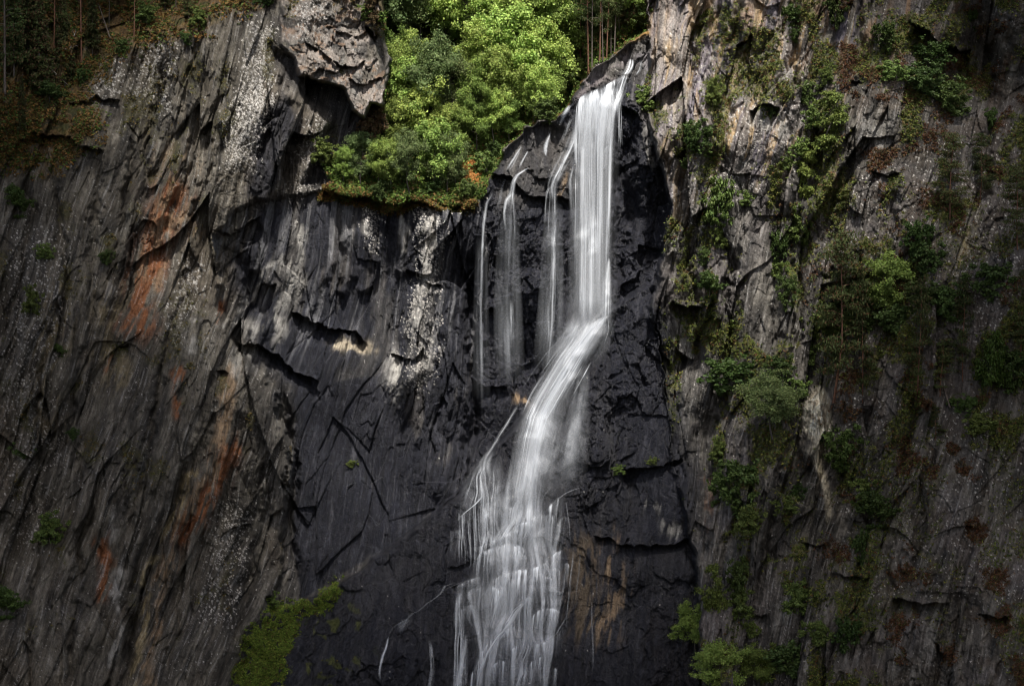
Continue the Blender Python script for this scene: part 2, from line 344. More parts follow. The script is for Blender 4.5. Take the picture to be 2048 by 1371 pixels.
# right wall, rosy grey and brown
rm = (reg == 5) * (1 - dark)
paint(rm * sstep(-.3, .3, n4 + .2 * n2), (.16, .143, .145), .55)
paint(rm * poly(XW, YW, [(1290, -100), (1640, -100), (1600, 120), (1420, 250), (1300, 230)], 60), (.38, .33, .30), .8)  # top of the wall lightened, stronger light put into its colour
paint(rm * poly(XW, YW, [(1290, -100), (1640, -100), (1600, 120), (1420, 250), (1300, 230)], 60) * sstep(.05, .4, n2), (.58, .49, .39), .85)
paint(rm * sstep(.2, .55, fbm(U / 16, V / 120, 461, 3)) * sstep(300, 0, Y), (.30, .17, .08), .55)
paint(rm * sstep(1560, 1760, X) * sstep(-.1, .4, nh), (.095, .075, .058), .6)
top_r = rm * poly(XW, YW, [(1290, -100), (1720, -100), (1690, 200), (1560, 330), (1340, 420), (1300, 230)], 60)
paint(top_r * sstep(.0, .3, fbm(U / 14, V / 150, 465, 4)), (.20, .18, .235), .7)
paint(top_r * sstep(.08, .34, fbm(U / 10, V / 110, 467, 4)), (.50, .36, .20), .75)
paint(m6 * sstep(-.3, .3, nh), (.36, .315, .28), .85)  # left block lightened as well, brighter light painted into its rock
paint(m6 * sstep(.15, .45, fbm(XW / 10, YW / 10, 463, 3)), (.36, .22, .13), .5)
def strip(pts, w, col, k=.8, thr=-.1, seed=500):
    d, t, L, s = seg_d(XW, YW, pts)
    d = np.exp(-(d / w) ** 2)
    br = sstep(thr, thr + .4, fbm(U / 8, V / 40, seed, 4) + .4 * (d - .4))
    paint(d * br * 1.5, col, k)
RUST = (.29, .12, .055); TAN = (.33, .235, .15); PALE = (.40, .385, .36); OCH = (.33, .27, .16); YG = (.26, .27, .13)
strip([(345, 390), (325, 460), (290, 560), (275, 640)], 30, RUST, .9, -.3, 501); strip([(330, 400), (400, 470)], 18, TAN, .5, 0, 502)
strip([(355, 330), (345, 420), (300, 560)], 40, TAN, .5, 0, 503); strip([(440, 600), (432, 650)], 6, RUST, .8, -.2, 504)
strip([(225, 590), (200, 680), (240, 760)], 30, OCH, .45, -.05, 505); strip([(220, 720), (215, 740)], 10, RUST, .7, -.1, 506)
strip([(355, 745), (360, 820)], 12, RUST, .7, 0, 507); strip([(470, 740), (440, 860), (410, 960), (350, 1060)], 17, TAN, .8, -.15, 508)
strip([(455, 900), (420, 980), (370, 1070)], 22, RUST, .8, -.2, 509); strip([(380, 950), (330, 1070), (290, 1180), (262, 1371)], 9, OCH, .85, -.2, 510)
strip([(360, 1060), (320, 1180), (300, 1300), (290, 1371)], 14, TAN, .6, -.05, 511); strip([(205, 1080), (208, 1140), (200, 1200)], 12, RUST, .8, -.1, 512)
strip([(230, 1150), (235, 1230), (215, 1320)], 10, PALE, .6, -.1, 513); strip([(220, 1020), (225, 1080)], 18, PALE, .35, 0, 514)
strip([(450, 660), (520, 560), (560, 520)], 9, PALE, .6, -.1, 515); strip([(400, 640), (380, 700)], 10, PALE, .5, -.1, 516)
strip([(600, 450), (590, 540), (560, 610), (540, 640)], 12, PALE, .7, -.15, 517); strip([(575, 530), (590, 560)], 16, PALE, .7, -.2, 518)
strip([(560, 640), (555, 680)], 10, PALE, .7, -.2, 519); strip([(500, 700), (480, 740)], 20, PALE, .45, -.1, 520)
strip([(670, 690), (700, 700), (735, 700)], 12, (.42, .36, .27), .9, -.4, 521)
strip([(470, 640), (505, 660), (560, 660)], 16, PALE, .4, -.05, 522)
strip([(748, 410), (735, 470)], 8, PALE, .8, -.1, 523); strip([(810, 410), (800, 500)], 8, PALE, .7, -.1, 524)
strip([(862, 410), (850, 520), (845, 600)], 14, PALE, .75, -.1, 525); strip([(840, 610), (855, 700), (830, 760)], 18, PALE, .55, -.05, 526); strip([(790, 720), (800, 780)], 20, PALE, .75, -.2, 527)
strip([(1035, 795), (1045, 800)], 9, TAN, .8, -.2, 528); strip([(1130, 350), (1118, 390)], 8, TAN, .6, -.1, 529)
strip([(1210, 1090), (1235, 1180), (1210, 1260)], 30, TAN, .55, .05, 530); strip([(1150, 1100), (1180, 1250)], 40, (.13, .1, .07), .6, -.1, 531)
strip([(1360, 640), (1365, 700)], 16, PALE, .75, -.2, 532); strip([(1640, 800), (1625, 840), (1650, 880)], 16, (.62, .57, .46), 1.0, -.6, 533)
strip([(1650, 880), (1630, 930), (1655, 980), (1660, 1030)], 9, (.45, .41, .33), .9, -.3, 534); strip([(1425, 20), (1410, 90)], 14, (.5, .38, .24), .7, -.1, 535)
strip([(1505, 230), (1560, 260)], 18, PALE, .55, -.1, 536); strip([(1360, 270), (1350, 350)], 10, PALE, .4, 0, 537); strip([(1300, 260), (1300, 330)], 16, PALE, .5, 0, 538)
strip([(1545, 110), (1550, 130)], 8, (.6, .6, .58), .9, -.4, 539); strip([(1735, 230), (1760, 280)], 18, PALE, .5, -.1, 540); strip([(1670, 310), (1660, 380)], 8, TAN, .7, -.1, 541)
strip([(1930, 460), (1925, 530)], 9, OCH, .6, -.2, 542); strip([(1900, 560), (1900, 620)], 22, OCH, .35, -.05, 543); strip([(1580, 1190), (1560, 1260)], 8, PALE, .5, -.2, 544)
strip([(1870, 1240), (1850, 1330), (1800, 1371)], 40, PALE, .35, .1, 545); strip([(1990, 1240), (1985, 1300)], 12, OCH, .4, -.1, 546); strip([(1300, 1010), (1350, 1060)], 14, PALE, .4, 0, 547)
strip([(1410, 960), (1425, 1060)], 12, (.2, .12, .08), .5, -.1, 548); strip([(110, 560), (100, 700), (90, 830)], 40, OCH, .35, .05, 549); strip([(1350, 0), (1340, 200), (1370, 400)], 30, (.36, .32, .3), .4, 0, 550)
# pale lichen crust in speckles
def specks(mask, cell, dens, col, seed, k=.9):
    f1, f2, ox, oy, r1, r2, r3 = voro((X + wx * .12) / cell, (Y + wy * .12) / cell, seed)
    s = (r1 < dens * mask) * (1 - sstep(.28 + .15 * r2, .42 + .15 * r2, f1))
    paint(s, col, k)
lm = np.zeros(X.shape, f32)
for P, k in [([(500, 50), (540, 60), (540, 200), (505, 340), (440, 330), (480, 180)], .9), ([(590, 0), (660, 0), (660, 60), (600, 80)], .7), ([(290, 80), (350, 90), (330, 230), (270, 200)], .6),
             ([(200, 110), (260, 100), (250, 190), (195, 200)], .4), ([(370, 530), (400, 540), (360, 680), (335, 660)], .6), ([(835, 420), (880, 420), (860, 620), (830, 640)], .85), ([(740, 420), (760, 420), (740, 500)], .8),
             ([(820, 640), (880, 640), (850, 780), (810, 760)], .6), ([(600, 240), (650, 240), (650, 380), (590, 380)], .45), ([(800, 400), (860, 385), (960, 390), (950, 420)], .4), ([(1640, 350), (2048, 250), (2048, 700), (1640, 700)], .10),
             ([(1700, 750), (2048, 850), (2048, 1200), (1700, 1200)], .06), ([(1340, 60), (1640, 40), (1600, 330), (1340, 500)], .22), ([(20, 450), (130, 450), (100, 1100), (10, 1100)], .16), ([(430, 1000), (500, 1000), (470, 1250), (400, 1250)], .3)]:
    lm = np.maximum(lm, poly(XW, YW, P, 22) * k)
lm = lm * (1 - rec)
specks(np.clip(lm * (.8 + nh), 0, 1), 3.9, .7, (.62, .59, .55), 601)
specks(np.clip(lm * .8 + .02 * (1 - dark), 0, 1), 3.0, .6, (.50, .48, .45), 611, .85)
specks(np.clip(lm * (.6 - nh), 0, 1) , 6, .4, (.46, .44, .41), 621, .7)
# vegetation films: masks kept for scattering plants as well
slopeN = np.zeros(X.shape, f32)
gyD = np.gradient(D, axis=0) / (np.gradient(gy)[:, None] * PX)
slopeN = np.clip(-gyD, -3, 3).astype(f32)                  # >0 where the rock leans back (faces up)
flat = sstep(.15, .9, slopeN)
moss = np.zeros(X.shape, f32)
TL = [(-200, -200), (560, -200), (530, 0), (440, 20), (420, 60), (300, 80), (240, 110), (180, 160), (200, 260), (100, 340), (-200, 300)]
tl = poly(XW, YW, TL, 30)
paint(tl * sstep(-.35, .15, nh + .5 * flat), (.13, .08, .03), .9)
paint(tl * sstep(.0, .3, fbm(XW / 18, YW / 10, 701, 4)), (.18, .12, .045), .8)
paint(tl * sstep(.05, .35, fbm(XW / 24, YW / 14, 711, 4)), (.055, .06, .02), .85)
moss = np.maximum(moss, tl * .8)
g2 = (reg == 2).astype(f32)
paint(g2 * sstep(-.5, 0, nh), (.085, .07, .03), .9)
paint(g2 * sstep(.05, .3, fbm(XW / 22, YW / 16, 721, 4)), (.24, .12, .04), .8)
paint(poly(XW, YW, [(900, 310), (960, 315), (970, 335), (945, 365), (925, 360)], 8), (.46, .21, .07), .95)
paint(g2 * sstep(.05, .35, fbm(XW / 15, YW / 15, 731, 4)), (.09, .11, .03), .9)
MP = [(690, 1150), (660, 1200), (600, 1235), (570, 1290), (560, 1371), (540, 1500), (440, 1500), (465, 1371), (475, 1310), (520, 1240), (560, 1212), (620, 1195)]
mp = poly(XW + 10 * n3, YW + 14 * nh, MP, 9)
mossy = mp * sstep(-.28, -.08, fbm(XW / 12, YW / 12, 741, 4))
paint(mossy, (.12, .17, .03), 1.0); paint(mossy * sstep(-.1, .3, nh), (.18, .21, .04), .8)
mp2 = poly(XW, YW, [(480, 1290), (600, 1240), (700, 1200), (740, 1300), (700, 1480), (480, 1480)], 30) * sstep(.2, .4, fbm(XW / 20, YW / 20, 743, 4))
paint(mp2, (.1, .11, .03), .8)
gr = (reg == 5) * (1 - dark * .8) * sstep(.08, .42, fbm(U / 45, V / 90, 751, 4) + .25 * (fbm(XW / 9, YW / 9, 755, 3)) + .22 * flat + .10 * sstep(1350, 1650, X) - .06)
bare = poly(XW, YW, [(1480, 460), (1570, 450), (1590, 640), (1540, 720), (1480, 660)], 10)
for P in [[(1850, 460), (1980, 420), (2000, 620), (1870, 640)], [(1720, 200), (1790, 200), (1800, 320), (1720, 330)], [(1600, 780), (1680, 780), (1670, 1060), (1610, 1000)], [(1780, 900), (2048, 900), (2048, 1371), (1720, 1371)], [(1430, 1170), (1560, 1180), (1540, 1300), (1430, 1290)]]:
    bare = np.maximum(bare, poly(XW, YW, P, 14) * .75)
gr = gr * (1 - bare)
paint(gr, (.075, .082, .028), .75)
paint(gr * sstep(0, .3, n3), (.17, .16, .045), .7)
red = .7 * (reg == 5) * (1 - dark) * sstep(.22, .45, fbm(XW / 50, YW / 50, 761, 4)) * sstep(1580, 1720, X)
paint(red, (.10, .05, .025), .65)
lg = sstep(.3, .6, fbm(XW / 45, YW / 70, 771, 5) + .2 * flat) * (reg == 0) * (1 - dark)
paint(lg, (.075, .07, .025), .6)
pp = poly(X + wx * .5, Y + wy * .5, [(1612, 795), (1640, 775), (1664, 800), (1668, 850), (1650, 892), (1618, 880), (1604, 850)], 6)
paint(pp, (.74, .69, .57), .97); paint(pp * sstep(.1, .3, fbm(XW / 8, YW / 14, 771, 3)), (.30, .24, .17), .7)
pp2 = poly(X + wx * .4, Y + wy * .4, [(1640, 880), (1654, 890), (1645, 930), (1662, 980), (1668, 1030), (1655, 1050), (1648, 990), (1632, 930)], 5)
paint(pp2, (.5, .44, .32), .8)
moss *= (1 - pp) * (1 - pp2); gr *= (1 - pp) * (1 - pp2)
moss = np.clip(moss + g2 + mossy + gr * .8 + red * .4, 0, 1)
# hair-fine scratches and seams along the foliation, and grit of the stone itself
sc1 = fbm(U / 2.4, V / 42, 783, 3); sc2 = fbm(U / 4.5, V / 90, 785, 3)
fol = 1 - .6 * iso
A *= (1 + fol * (.55 * sc1 + .35 * sc2))[..., None]
paint((1 - moss) * fol * (1 - .85 * dark) * sstep(.42, .62, sc1 + .5 * sc2), (.36, .35, .34), .55)
paint((1 - moss) * sstep(.38, .55, fbm(XI / 5, YI / 3, 787, 3)) * .8 * (1 - .7 * dark), (.30, .29, .28), .35)
A *= (1 + .22 * n3 + .12 * fbm(X / 2.6, Y / 2.6, 781, 2))[..., None]
A = np.clip(A, .008, .75)
# blocks and ground gain fine relief where mossy
D -= moss * (.10 + .16 * fbm(XW / 7, YW / 6, 791, 3))
D = D.astype(f32)

# ------------------------------------------------------------------ placing things on the wall
def depth(px, py):
    i = np.clip(np.searchsorted(gx, px) - 1, 0, len(gx) - 2); j = np.clip(np.searchsorted(gy, py) - 1, 0, len(gy) - 2)
    fx = (px - gx[i]) / (gx[i + 1] - gx[i]); fy = (py - gy[j]) / (gy[j + 1] - gy[j])
    return (D[j, i] * (1 - fx) + D[j, i + 1] * fx) * (1 - fy) + (D[j + 1, i] * (1 - fx) + D[j + 1, i + 1] * fx) * fy
def world_of(px, py, y):
    s = (CAM_D + y) / CAM_D * PX
    return (px - 1024) * s, y, (685.5 - py) * s
def on(px, py, out=0.0):
    y = float(depth(px, py)) - out
    return Vector(world_of(px, py, y))

def new_mat(name):
    m = bpy.data.materials.new(name); m.use_nodes = True
    nt = m.node_tree; b = nt.nodes["Principled BSDF"]
    return m, nt, b
def node(nt, t, **kw):
    n = nt.nodes.new(t)
    for k, v in kw.items():
        setattr(n, k, v)
    return n

mrock, nt, b = new_mat("rock")
col = node(nt, "ShaderNodeAttribute", attribute_name="stone")
wetn = node(nt, "ShaderNodeAttribute", attribute_name="damp")
geo = node(nt, "ShaderNodeTexCoord")
map1 = node(nt, "ShaderNodeMapping"); map1.inputs["Rotation"].default_value = (0, math.radians(16), 0); map1.inputs["Scale"].default_value = (1, 1, .28)
nt.links.new(geo.outputs["Object"], map1.inputs[0])
nz = node(nt, "ShaderNodeTexNoise"); nz.inputs["Scale"].default_value = 3.2; nz.inputs["Detail"].default_value = 8; nz.inputs["Roughness"].default_value = .68
nt.links.new(map1.outputs[0], nz.inputs["Vector"])
nz2 = node(nt, "ShaderNodeTexNoise"); nz2.inputs["Scale"].default_value = 9; nz2.inputs["Detail"].default_value = 5
nt.links.new(geo.outputs["Object"], nz2.inputs["Vector"])
ramp = node(nt, "ShaderNodeMapRange"); ramp.inputs[1].default_value = .3; ramp.inputs[2].default_value = .7; ramp.inputs[3].default_value = .6; ramp.inputs[4].default_value = 1.42
nt.links.new(nz.outputs[0], ramp.inputs[0])
mul = node(nt, "ShaderNodeVectorMath", operation='SCALE')
nt.links.new(col.outputs["Color"], mul.inputs[0]); nt.links.new(ramp.outputs[0], mul.inputs["Scale"])
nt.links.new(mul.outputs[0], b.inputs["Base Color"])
rr = node(nt, "ShaderNodeMapRange"); rr.inputs[3].default_value = .85; rr.inputs[4].default_value = .30
nt.links.new(wetn.outputs["Fac"], rr.inputs[0]); nt.links.new(rr.outputs[0], b.inputs["Roughness"])
add = node(nt, "ShaderNodeMath", operation='MULTIPLY_ADD'); add.inputs[1].default_value = .35
nt.links.new(nz2.outputs[0], add.inputs[0]); nt.links.new(nz.outputs[0], add.inputs[2])
b.inputs["Specular IOR Level"].default_value = .3
bump = node(nt, "ShaderNodeBump"); bump.inputs["Strength"].default_value = 1.0; bump.inputs["Distance"].default_value = .5
nt.links.new(add.outputs[0], bump.inputs["Height"]); nt.links.new(bump.outputs[0], b.inputs["Normal"])

def grid_mesh(name):
    ny, nx = X.shape
    s = (CAM_D + D) / CAM_D * PX
    co = np.empty((ny, nx, 3), f32)
    co[..., 0] = (X - 1024) * s; co[..., 1] = D; co[..., 2] = (685.5 - Y) * s
    idx = np.arange(ny * nx, dtype=np.int32).reshape(ny, nx)
    q = np.stack([idx[:-1, :-1], idx[1:, :-1], idx[1:, 1:], idx[:-1, 1:]], -1).reshape(-1)
    me = bpy.data.meshes.new(name)
    me.vertices.add(ny * nx); me.vertices.foreach_set("co", co.ravel())
    me.loops.add(len(q)); me.loops.foreach_set("vertex_index", q)
    nf = len(q) // 4
    me.polygons.add(nf); me.polygons.foreach_set("loop_start", np.arange(0, nf * 4, 4, dtype=np.int32))
    me.update(calc_edges=True)
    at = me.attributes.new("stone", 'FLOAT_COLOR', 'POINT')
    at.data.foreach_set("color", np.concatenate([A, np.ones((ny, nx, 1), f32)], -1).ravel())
    at = me.attributes.new("damp", 'FLOAT', 'POINT'); at.data.foreach_set("value", wet.astype(f32).ravel())
    me.materials.append(mrock)
    o = bpy.data.objects.new(name, me); COL.objects.link(o)
    o["kind"] = "structure"
    return o
cliff = grid_mesh("cliff")

# ------------------------------------------------------------------ added cloud puffs, out of view, shading the wall round one sun gap
def ico_template(sub):
    bm = bmesh.new(); bmesh.ops.create_icosphere(bm, subdivisions=sub, radius=1.0)
    v = np.array([q.co[:] for q in bm.verts], f32); f = np.array([[q.index for q in p.verts] for p in bm.faces], np.int32)
    bm.free(); return v, f
def tri_mesh(name, V, F, mat, smooth=False, per=3):
    me = bpy.data.meshes.new(name)
    me.vertices.add(len(V)); me.vertices.foreach_set("co", np.asarray(V, f32).ravel())
    me.loops.add(F.size); me.loops.foreach_set("vertex_index", np.asarray(F, np.int32).ravel())
    me.polygons.add(len(F)); me.polygons.foreach_set("loop_start", np.arange(0, F.size, per, dtype=np.int32))
    if smooth: me.polygons.foreach_set("use_smooth", np.ones(len(F), bool))
    me.update(calc_edges=True)
    for m_ in (mat if isinstance(mat, (list, tuple)) else [mat]): me.materials.append(m_)
    return me
rng = random.Random(5)
CZ = 240.0
GAPX, GAPY, GRX, GRY = 1060, 130, 960, 1100            # where the gap lights the wall, and how far
tv, tf = ico_template(2)
VV, FF, nv = [], [], 0
for k in range(1700):
    px = rng.uniform(-1700, 3800); py = rng.uniform(-2000, 2700)
    q = math.hypot((px - GAPX) / GRX, (py - GAPY) / (GRY if py > GAPY else GRY * .95))
    if q < .5 or (q < 1.3 and rng.random() > ((q - .5) / .8) ** 1.0): continue
    x0, z0 = (px - 1024) * PX, (685.5 - py) * PX
    t = (CZ - z0) / sdir.z
    c = np.array((x0 + sdir.x * t, sdir.y * t, CZ + rng.uniform(-5, 9)), f32)
    r = rng.uniform(2.2, 4.5) if q < 1.1 else rng.uniform(7, 13)
    v = tv * np.array([r * rng.uniform(1, 1.5), r * rng.uniform(1, 1.5), r * rng.uniform(.5, .8)], f32)
    v = v * (1 + .18 * np.sin(v[:, :1] * .9 + k) * np.cos(v[:, 1:2] * .8))
    VV.append(v + c); FF.append(tf + nv); nv += len(tv)
mcl, nt, b = new_mat("shade_cloud_white")
b.inputs["Base Color"].default_value = (.8, .8, .82, 1); b.inputs["Roughness"].default_value = 1
cl = bpy.data.objects.new("clouds", tri_mesh("clouds", np.concatenate(VV), np.concatenate(FF), mcl, True)); COL.objects.link(cl); cl["kind"] = "stuff"

# ------------------------------------------------------------------ things: helpers
def link(o, parent=None):
    COL.objects.link(o)
    if parent is not None: o.parent = parent
    return o
def thing(name, label, cat, loc=(0, 0, 0), group=None):
    o = bpy.data.objects.new(name, None); o.empty_display_size = .5
    link(o); o.location = loc; o["label"] = label; o["category"] = cat
    if group: o["group"] = group
    return o

# ------------------------------------------------------------------ falling water
def blur(a, n):
    k = np.ones(2 * n + 1) / (2 * n + 1)
    a = np.apply_along_axis(lambda r: np.convolve(np.pad(r, n, mode='edge'), k, 'valid'), 1, a)
    return np.apply_along_axis(lambda r: np.convolve(np.pad(r, n, mode='edge'), k, 'valid'), 0, a)
i0, i1 = np.searchsorted(gx, 700), np.searchsorted(gx, 1400); j0, j1 = np.searchsorted(gy, 60), len(gy) - 1
DS = blur(D[j0:j1, i0:i1].astype(np.float64), 2)
DSz, DSx = np.gradient(DS); DSx /= STEP * PX; DSz /= -np.gradient(gy[j0:j1])[:, None] * PX
Dmin = D[j0:j1, i0:i1].copy()
for _ in range(2):
    P = np.pad(Dmin, 1, mode='edge')
    Dmin = np.minimum.reduce([P[1:-1, 1:-1], P[:-2, 1:-1], P[2:, 1:-1], P[1:-1, :-2], P[1:-1, 2:]])
def samp(F, px, py):
    i = np.clip(np.searchsorted(gx, px) - i0, 0, F.shape[1] - 1); j = np.clip(np.searchsorted(gy, py) - j0, 0, F.shape[0] - 1)
    return F[j, i]
def water_mat(name, su, sv, lo, hi, seed, tint=(.80, .84, .90)):
    m, nt, b = new_mat(name)
    b.inputs["Base Color"].default_value = (*tint, 1); b.inputs["Roughness"].default_value = .55
    b.inputs["Specular IOR Level"].default_value = .3
    uv = node(nt, "ShaderNodeAttribute", attribute_name="run"); dn = node(nt, "ShaderNodeAttribute", attribute_name="body")
    mp_ = node(nt, "ShaderNodeMapping"); mp_.inputs["Scale"].default_value = (su, sv, 1); mp_.inputs["Location"].default_value = (seed, seed * 1.7, seed)
    nt.links.new(uv.outputs["Vector"], mp_.inputs[0])
    n1_ = node(nt, "ShaderNodeTexNoise"); n1_.inputs["Scale"].default_value = 1; n1_.inputs["Detail"].default_value = 5; n1_.inputs["Roughness"].default_value = .62
    nt.links.new(mp_.outputs[0], n1_.inputs["Vector"])
    r_ = node(nt, "ShaderNodeMapRange"); r_.interpolation_type = 'SMOOTHSTEP'
    r_.inputs[1].default_value = lo; r_.inputs[2].default_value = hi; r_.inputs[3].default_value = .10; r_.inputs[4].default_value = 1
    nt.links.new(n1_.outputs[0], r_.inputs[0])
    mu = node(nt, "ShaderNodeMath", operation='MULTIPLY', use_clamp=True)
    nt.links.new(r_.outputs[0], mu.inputs[0]); nt.links.new(dn.outputs["Fac"], mu.inputs[1])
    nt.links.new(mu.outputs[0], b.inputs["Alpha"])
    bp = node(nt, "ShaderNodeBump"); bp.inputs["Strength"].default_value = .35; bp.inputs["Distance"].default_value = .3
    nt.links.new(n1_.outputs[0], bp.inputs["Height"]); nt.links.new(bp.outputs[0], b.inputs["Normal"])
    return m
W_MAIN = [water_mat("white_water", 1.15, .022, .41, .68, s) for s in (1.3, 7.7, 13.1)]
W_FINE = [water_mat("thin_water", 2.0, .07, .38, .64, s) for s in (2.1, 9.4)]
W_CASC = [water_mat("broken_water", 1.9, .14, .42, .64, s) for s in (3.3, 5.9, 8.2)]
W_VEIL = water_mat("spray", .5, .03, .25, .75, 4.2)

class Bag:
    """collects ribbons into one mesh"""
    def __init__(s): s.V, s.F, s.R, s.B, s.n = [], [], [], [], 0
    def grid(s, P, run, body):
        ny, nx = P.shape[:2]
        idx = np.arange(ny * nx).reshape(ny, nx) + s.n
        s.F.append(np.stack([idx[:-1, :-1], idx[1:, :-1], idx[1:, 1:], idx[:-1, 1:]], -1).reshape(-1, 4))
        s.V.append(P.reshape(-1, 3)); s.R.append(run.reshape(-1, 3)); s.B.append(body.ravel()); s.n += ny * nx
    def build(s, name, mat, parent=None):
        me = tri_mesh(name, np.concatenate(s.V), np.concatenate(s.F), mat, True, 4)
        a = me.attributes.new("run", 'FLOAT_VECTOR', 'POINT'); a.data.foreach_set("vector", np.concatenate(s.R).astype(f32).ravel())
        a = me.attributes.new("body", 'FLOAT', 'POINT'); a.data.foreach_set("value", np.concatenate(s.B).astype(f32))
        return link(bpy.data.objects.new(name, me), parent)
def ribbon(bag, pts, out=.2, body=1.0, edge=.25, fade=(.04, .06), seed=0, wob=0.0, vary=0.0, bulge=.3, arch=0.0, prof=None):
    """pts: (px, py, width[, density]) down the fall"""
    pts = [p if len(p) == 4 else (*p, 1.0) for p in pts]
    p = np.array(pts, float)
    seg = np.hypot(np.diff(p[:, 0]), np.diff(p[:, 1])); L = np.concatenate([[0], np.cumsum(seg)])
    n = max(4, int(L[-1] / 4)); t = np.linspace(0, L[-1], n)
    cx, cy, w, dn = (np.interp(t, L, p[:, k]) for k in range(4))
    for a in (cx, w):                                    # round the corners of the authored line
        for _ in range(3): a[1:-1] = (a[:-2] + 2 * a[1:-1] + a[2:]) / 4
    nx = int(max(3, min(40, w.max() / 2.2)))
    u = np.linspace(-1, 1, nx)[None, :]
    r = np.random.RandomState(seed + 7)
    if wob:
        q = np.interp(t, np.linspace(0, L[-1], max(3, int(L[-1] / 22))), r.randn(max(3, int(L[-1] / 22)))); cx = cx + q * wob
    px = cx[:, None] + u * w[:, None] / 2; py = np.repeat(cy[:, None], nx, 1) + arch * u * u * (1 - t[:, None] / L[-1])
    d = samp(Dmin, px, py)
    d = np.minimum.accumulate(d, axis=0)
    for _ in range(2): d[1:-1] = np.minimum(d[1:-1], (d[:-2] + d[1:-1] + d[2:]) / 3)
    y = d - out - bulge * (1 - u * u) * np.minimum(1, w[:, None] / 40)
    P = np.stack(world_of(px, py, y), -1)
    run = np.stack([u * w[:, None] / 2 * PX * 1.0, np.repeat((t * PX)[:, None], nx, 1), np.full(px.shape, seed * 3.1)], -1)
    ed = np.clip((1 - np.abs(u)) / edge, 0, 1) if edge else 1
    tt = t[:, None] / L[-1]
    en = np.clip(tt / max(fade[0], 1e-3), 0, 1) * np.clip((1 - tt) / max(fade[1], 1e-3), 0, 1)
    bd = body * dn[:, None] * ed * en
    if prof is not None: bd = bd * (np.interp(u, *prof) * np.clip((tt - .08) / .2, 0, 1) + np.clip((.28 - tt) / .2, 0, 1))
    bag.grid(P, run, np.clip(bd, 0, 1.5) + 0 * px)
def trace(bag, starts, ymax, r, guide=None, w=(1.2, 3.2), body=(.4, .95), out=.12, drift=0.0, k=1.6, steps=400):
    """threads of water that run down the rock the way gravity and its slope send them"""
    for (x, y) in starts:
        vx = 0; path = []; xx, yy = x, y; L = r.uniform(.55, 1.0) * (ymax - y) + y
        for s_ in range(steps):
            path.append((xx, yy))
            gz = float(samp(DSz, xx, yy)); gx_ = float(samp(DSx, xx, yy))
            gz = max(min(gz, 2.5), 0)                   # only where the rock leans back
            N2 = 1 + gz * gz + gx_ * gx_
            fx = gz * gx_ / N2; fz = 1 - gz * gz / N2
            tx = k * fx / max(fz, .25) + drift
            if guide is not None:
                tx += guide(xx, yy)
            vx = vx * .62 + .38 * max(-2.0, min(2.0, tx))
            xx += vx * 3; yy += 3 * max(.35, 1 - .3 * abs(vx))
            if yy > L or abs(xx - x) > 46: break
        if len(path) < 6: continue
        q = np.array(path); m_ = len(q)
        wd = r.uniform(*w) * (1 + .5 * np.sin(np.linspace(0, r.uniform(3, 12), m_) + r.uniform(0, 6)) ** 2)
        d = np.minimum.accumulate(samp(Dmin, q[:, 0], q[:, 1])) - out - r.uniform(0, .1)
        u = np.array([-1., 0, 1.])
        px = q[:, :1] + u * wd[:, None] / 2; py = np.repeat(q[:, 1:], 3, 1)
        P = np.stack(world_of(px, py, np.repeat(d[:, None], 3, 1) - np.array([0, .06, 0])), -1)
        t = np.arange(m_) * 3 * PX
        run = np.stack([u * wd[:, None] / 2 * PX, np.repeat(t[:, None], 3, 1), np.full(px.shape, r.uniform(0, 60))], -1)
        tt = np.linspace(0, 1, m_)[:, None]
        bd = r.uniform(*body) * np.clip(tt / .06, 0, 1) * np.clip((1 - tt) / .25, 0, 1) * np.array([.35, 1, .35])
        bag.grid(P, run, bd)

def fall_thing(name, label, px, py, cat="waterfall", group=None):
    return thing(name, label, cat, on(px, py), group)
def local(o, root):
    o.matrix_parent_inverse = Matrix.Translation(-root.location)
    return o

def curtain(bag, lip_, drop, body=1.0, slant=-.08, out=.5, seed=0, thread=1.0):
    """water folding over a rock lip: bright rounded edge, streaked curtain below"""
    p = np.array(lip_, float); seg = np.hypot(*np.diff(p, axis=0).T); L = np.concatenate([[0], np.cumsum(seg)])
    nx = max(6, int(L[-1] / 1.6)); tx_ = np.linspace(0, L[-1], nx); r = np.random.RandomState(seed)
    lx = np.interp(tx_, L, p[:, 0]); ly = np.interp(tx_, L, p[:, 1])
    for a_ in (lx, ly):
        for _ in range(4): a_[1:-1] = (a_[:-2] + 2 * a_[1:-1] + a_[2:]) / 4
    dr = drop * (.7 + .45 * np.interp(tx_, np.linspace(0, L[-1], 9), r.rand(9))) * np.convolve(.8 + .4 * r.rand(nx + 8), np.ones(4) / 4, 'same')[4:4 + nx]
    ny = 16; v = np.linspace(0, 1, ny)[:, None]
    px = lx[None] + slant * v * dr[None]; py = ly[None] - 2 + v * dr[None]
    d = np.minimum.accumulate(samp(Dmin, px, py), axis=0); y = d - out - .12 * np.sin(v * 3)
    P = np.stack(world_of(px, py, y), -1)
    run = np.stack([np.repeat((tx_ * PX)[None], ny, 0), np.repeat(v * drop * PX, nx, 1), np.full(px.shape, seed * 1.7)], -1)
    th = r.rand(nx + 8); th = np.convolve(th, np.array((.1, .2, .4, .2, .1)), 'same')[4:4 + nx]; th = np.clip(.2 + (th - .3) * 1.7, .15, 1.2)
    side = np.clip(np.minimum(tx_, L[-1] - tx_) / (.12 * L[-1]), 0, 1)
    bd = body * np.clip(v / .06, 0, 1) * ((1 - v) ** .9 * .85 + .45 * np.exp(-(v / .12) ** 2) + .02) * (1 - thread + thread * th[None]) * side[None] * np.clip((1 - v) / .2, 0, 1)
    bag.grid(P, run, bd)

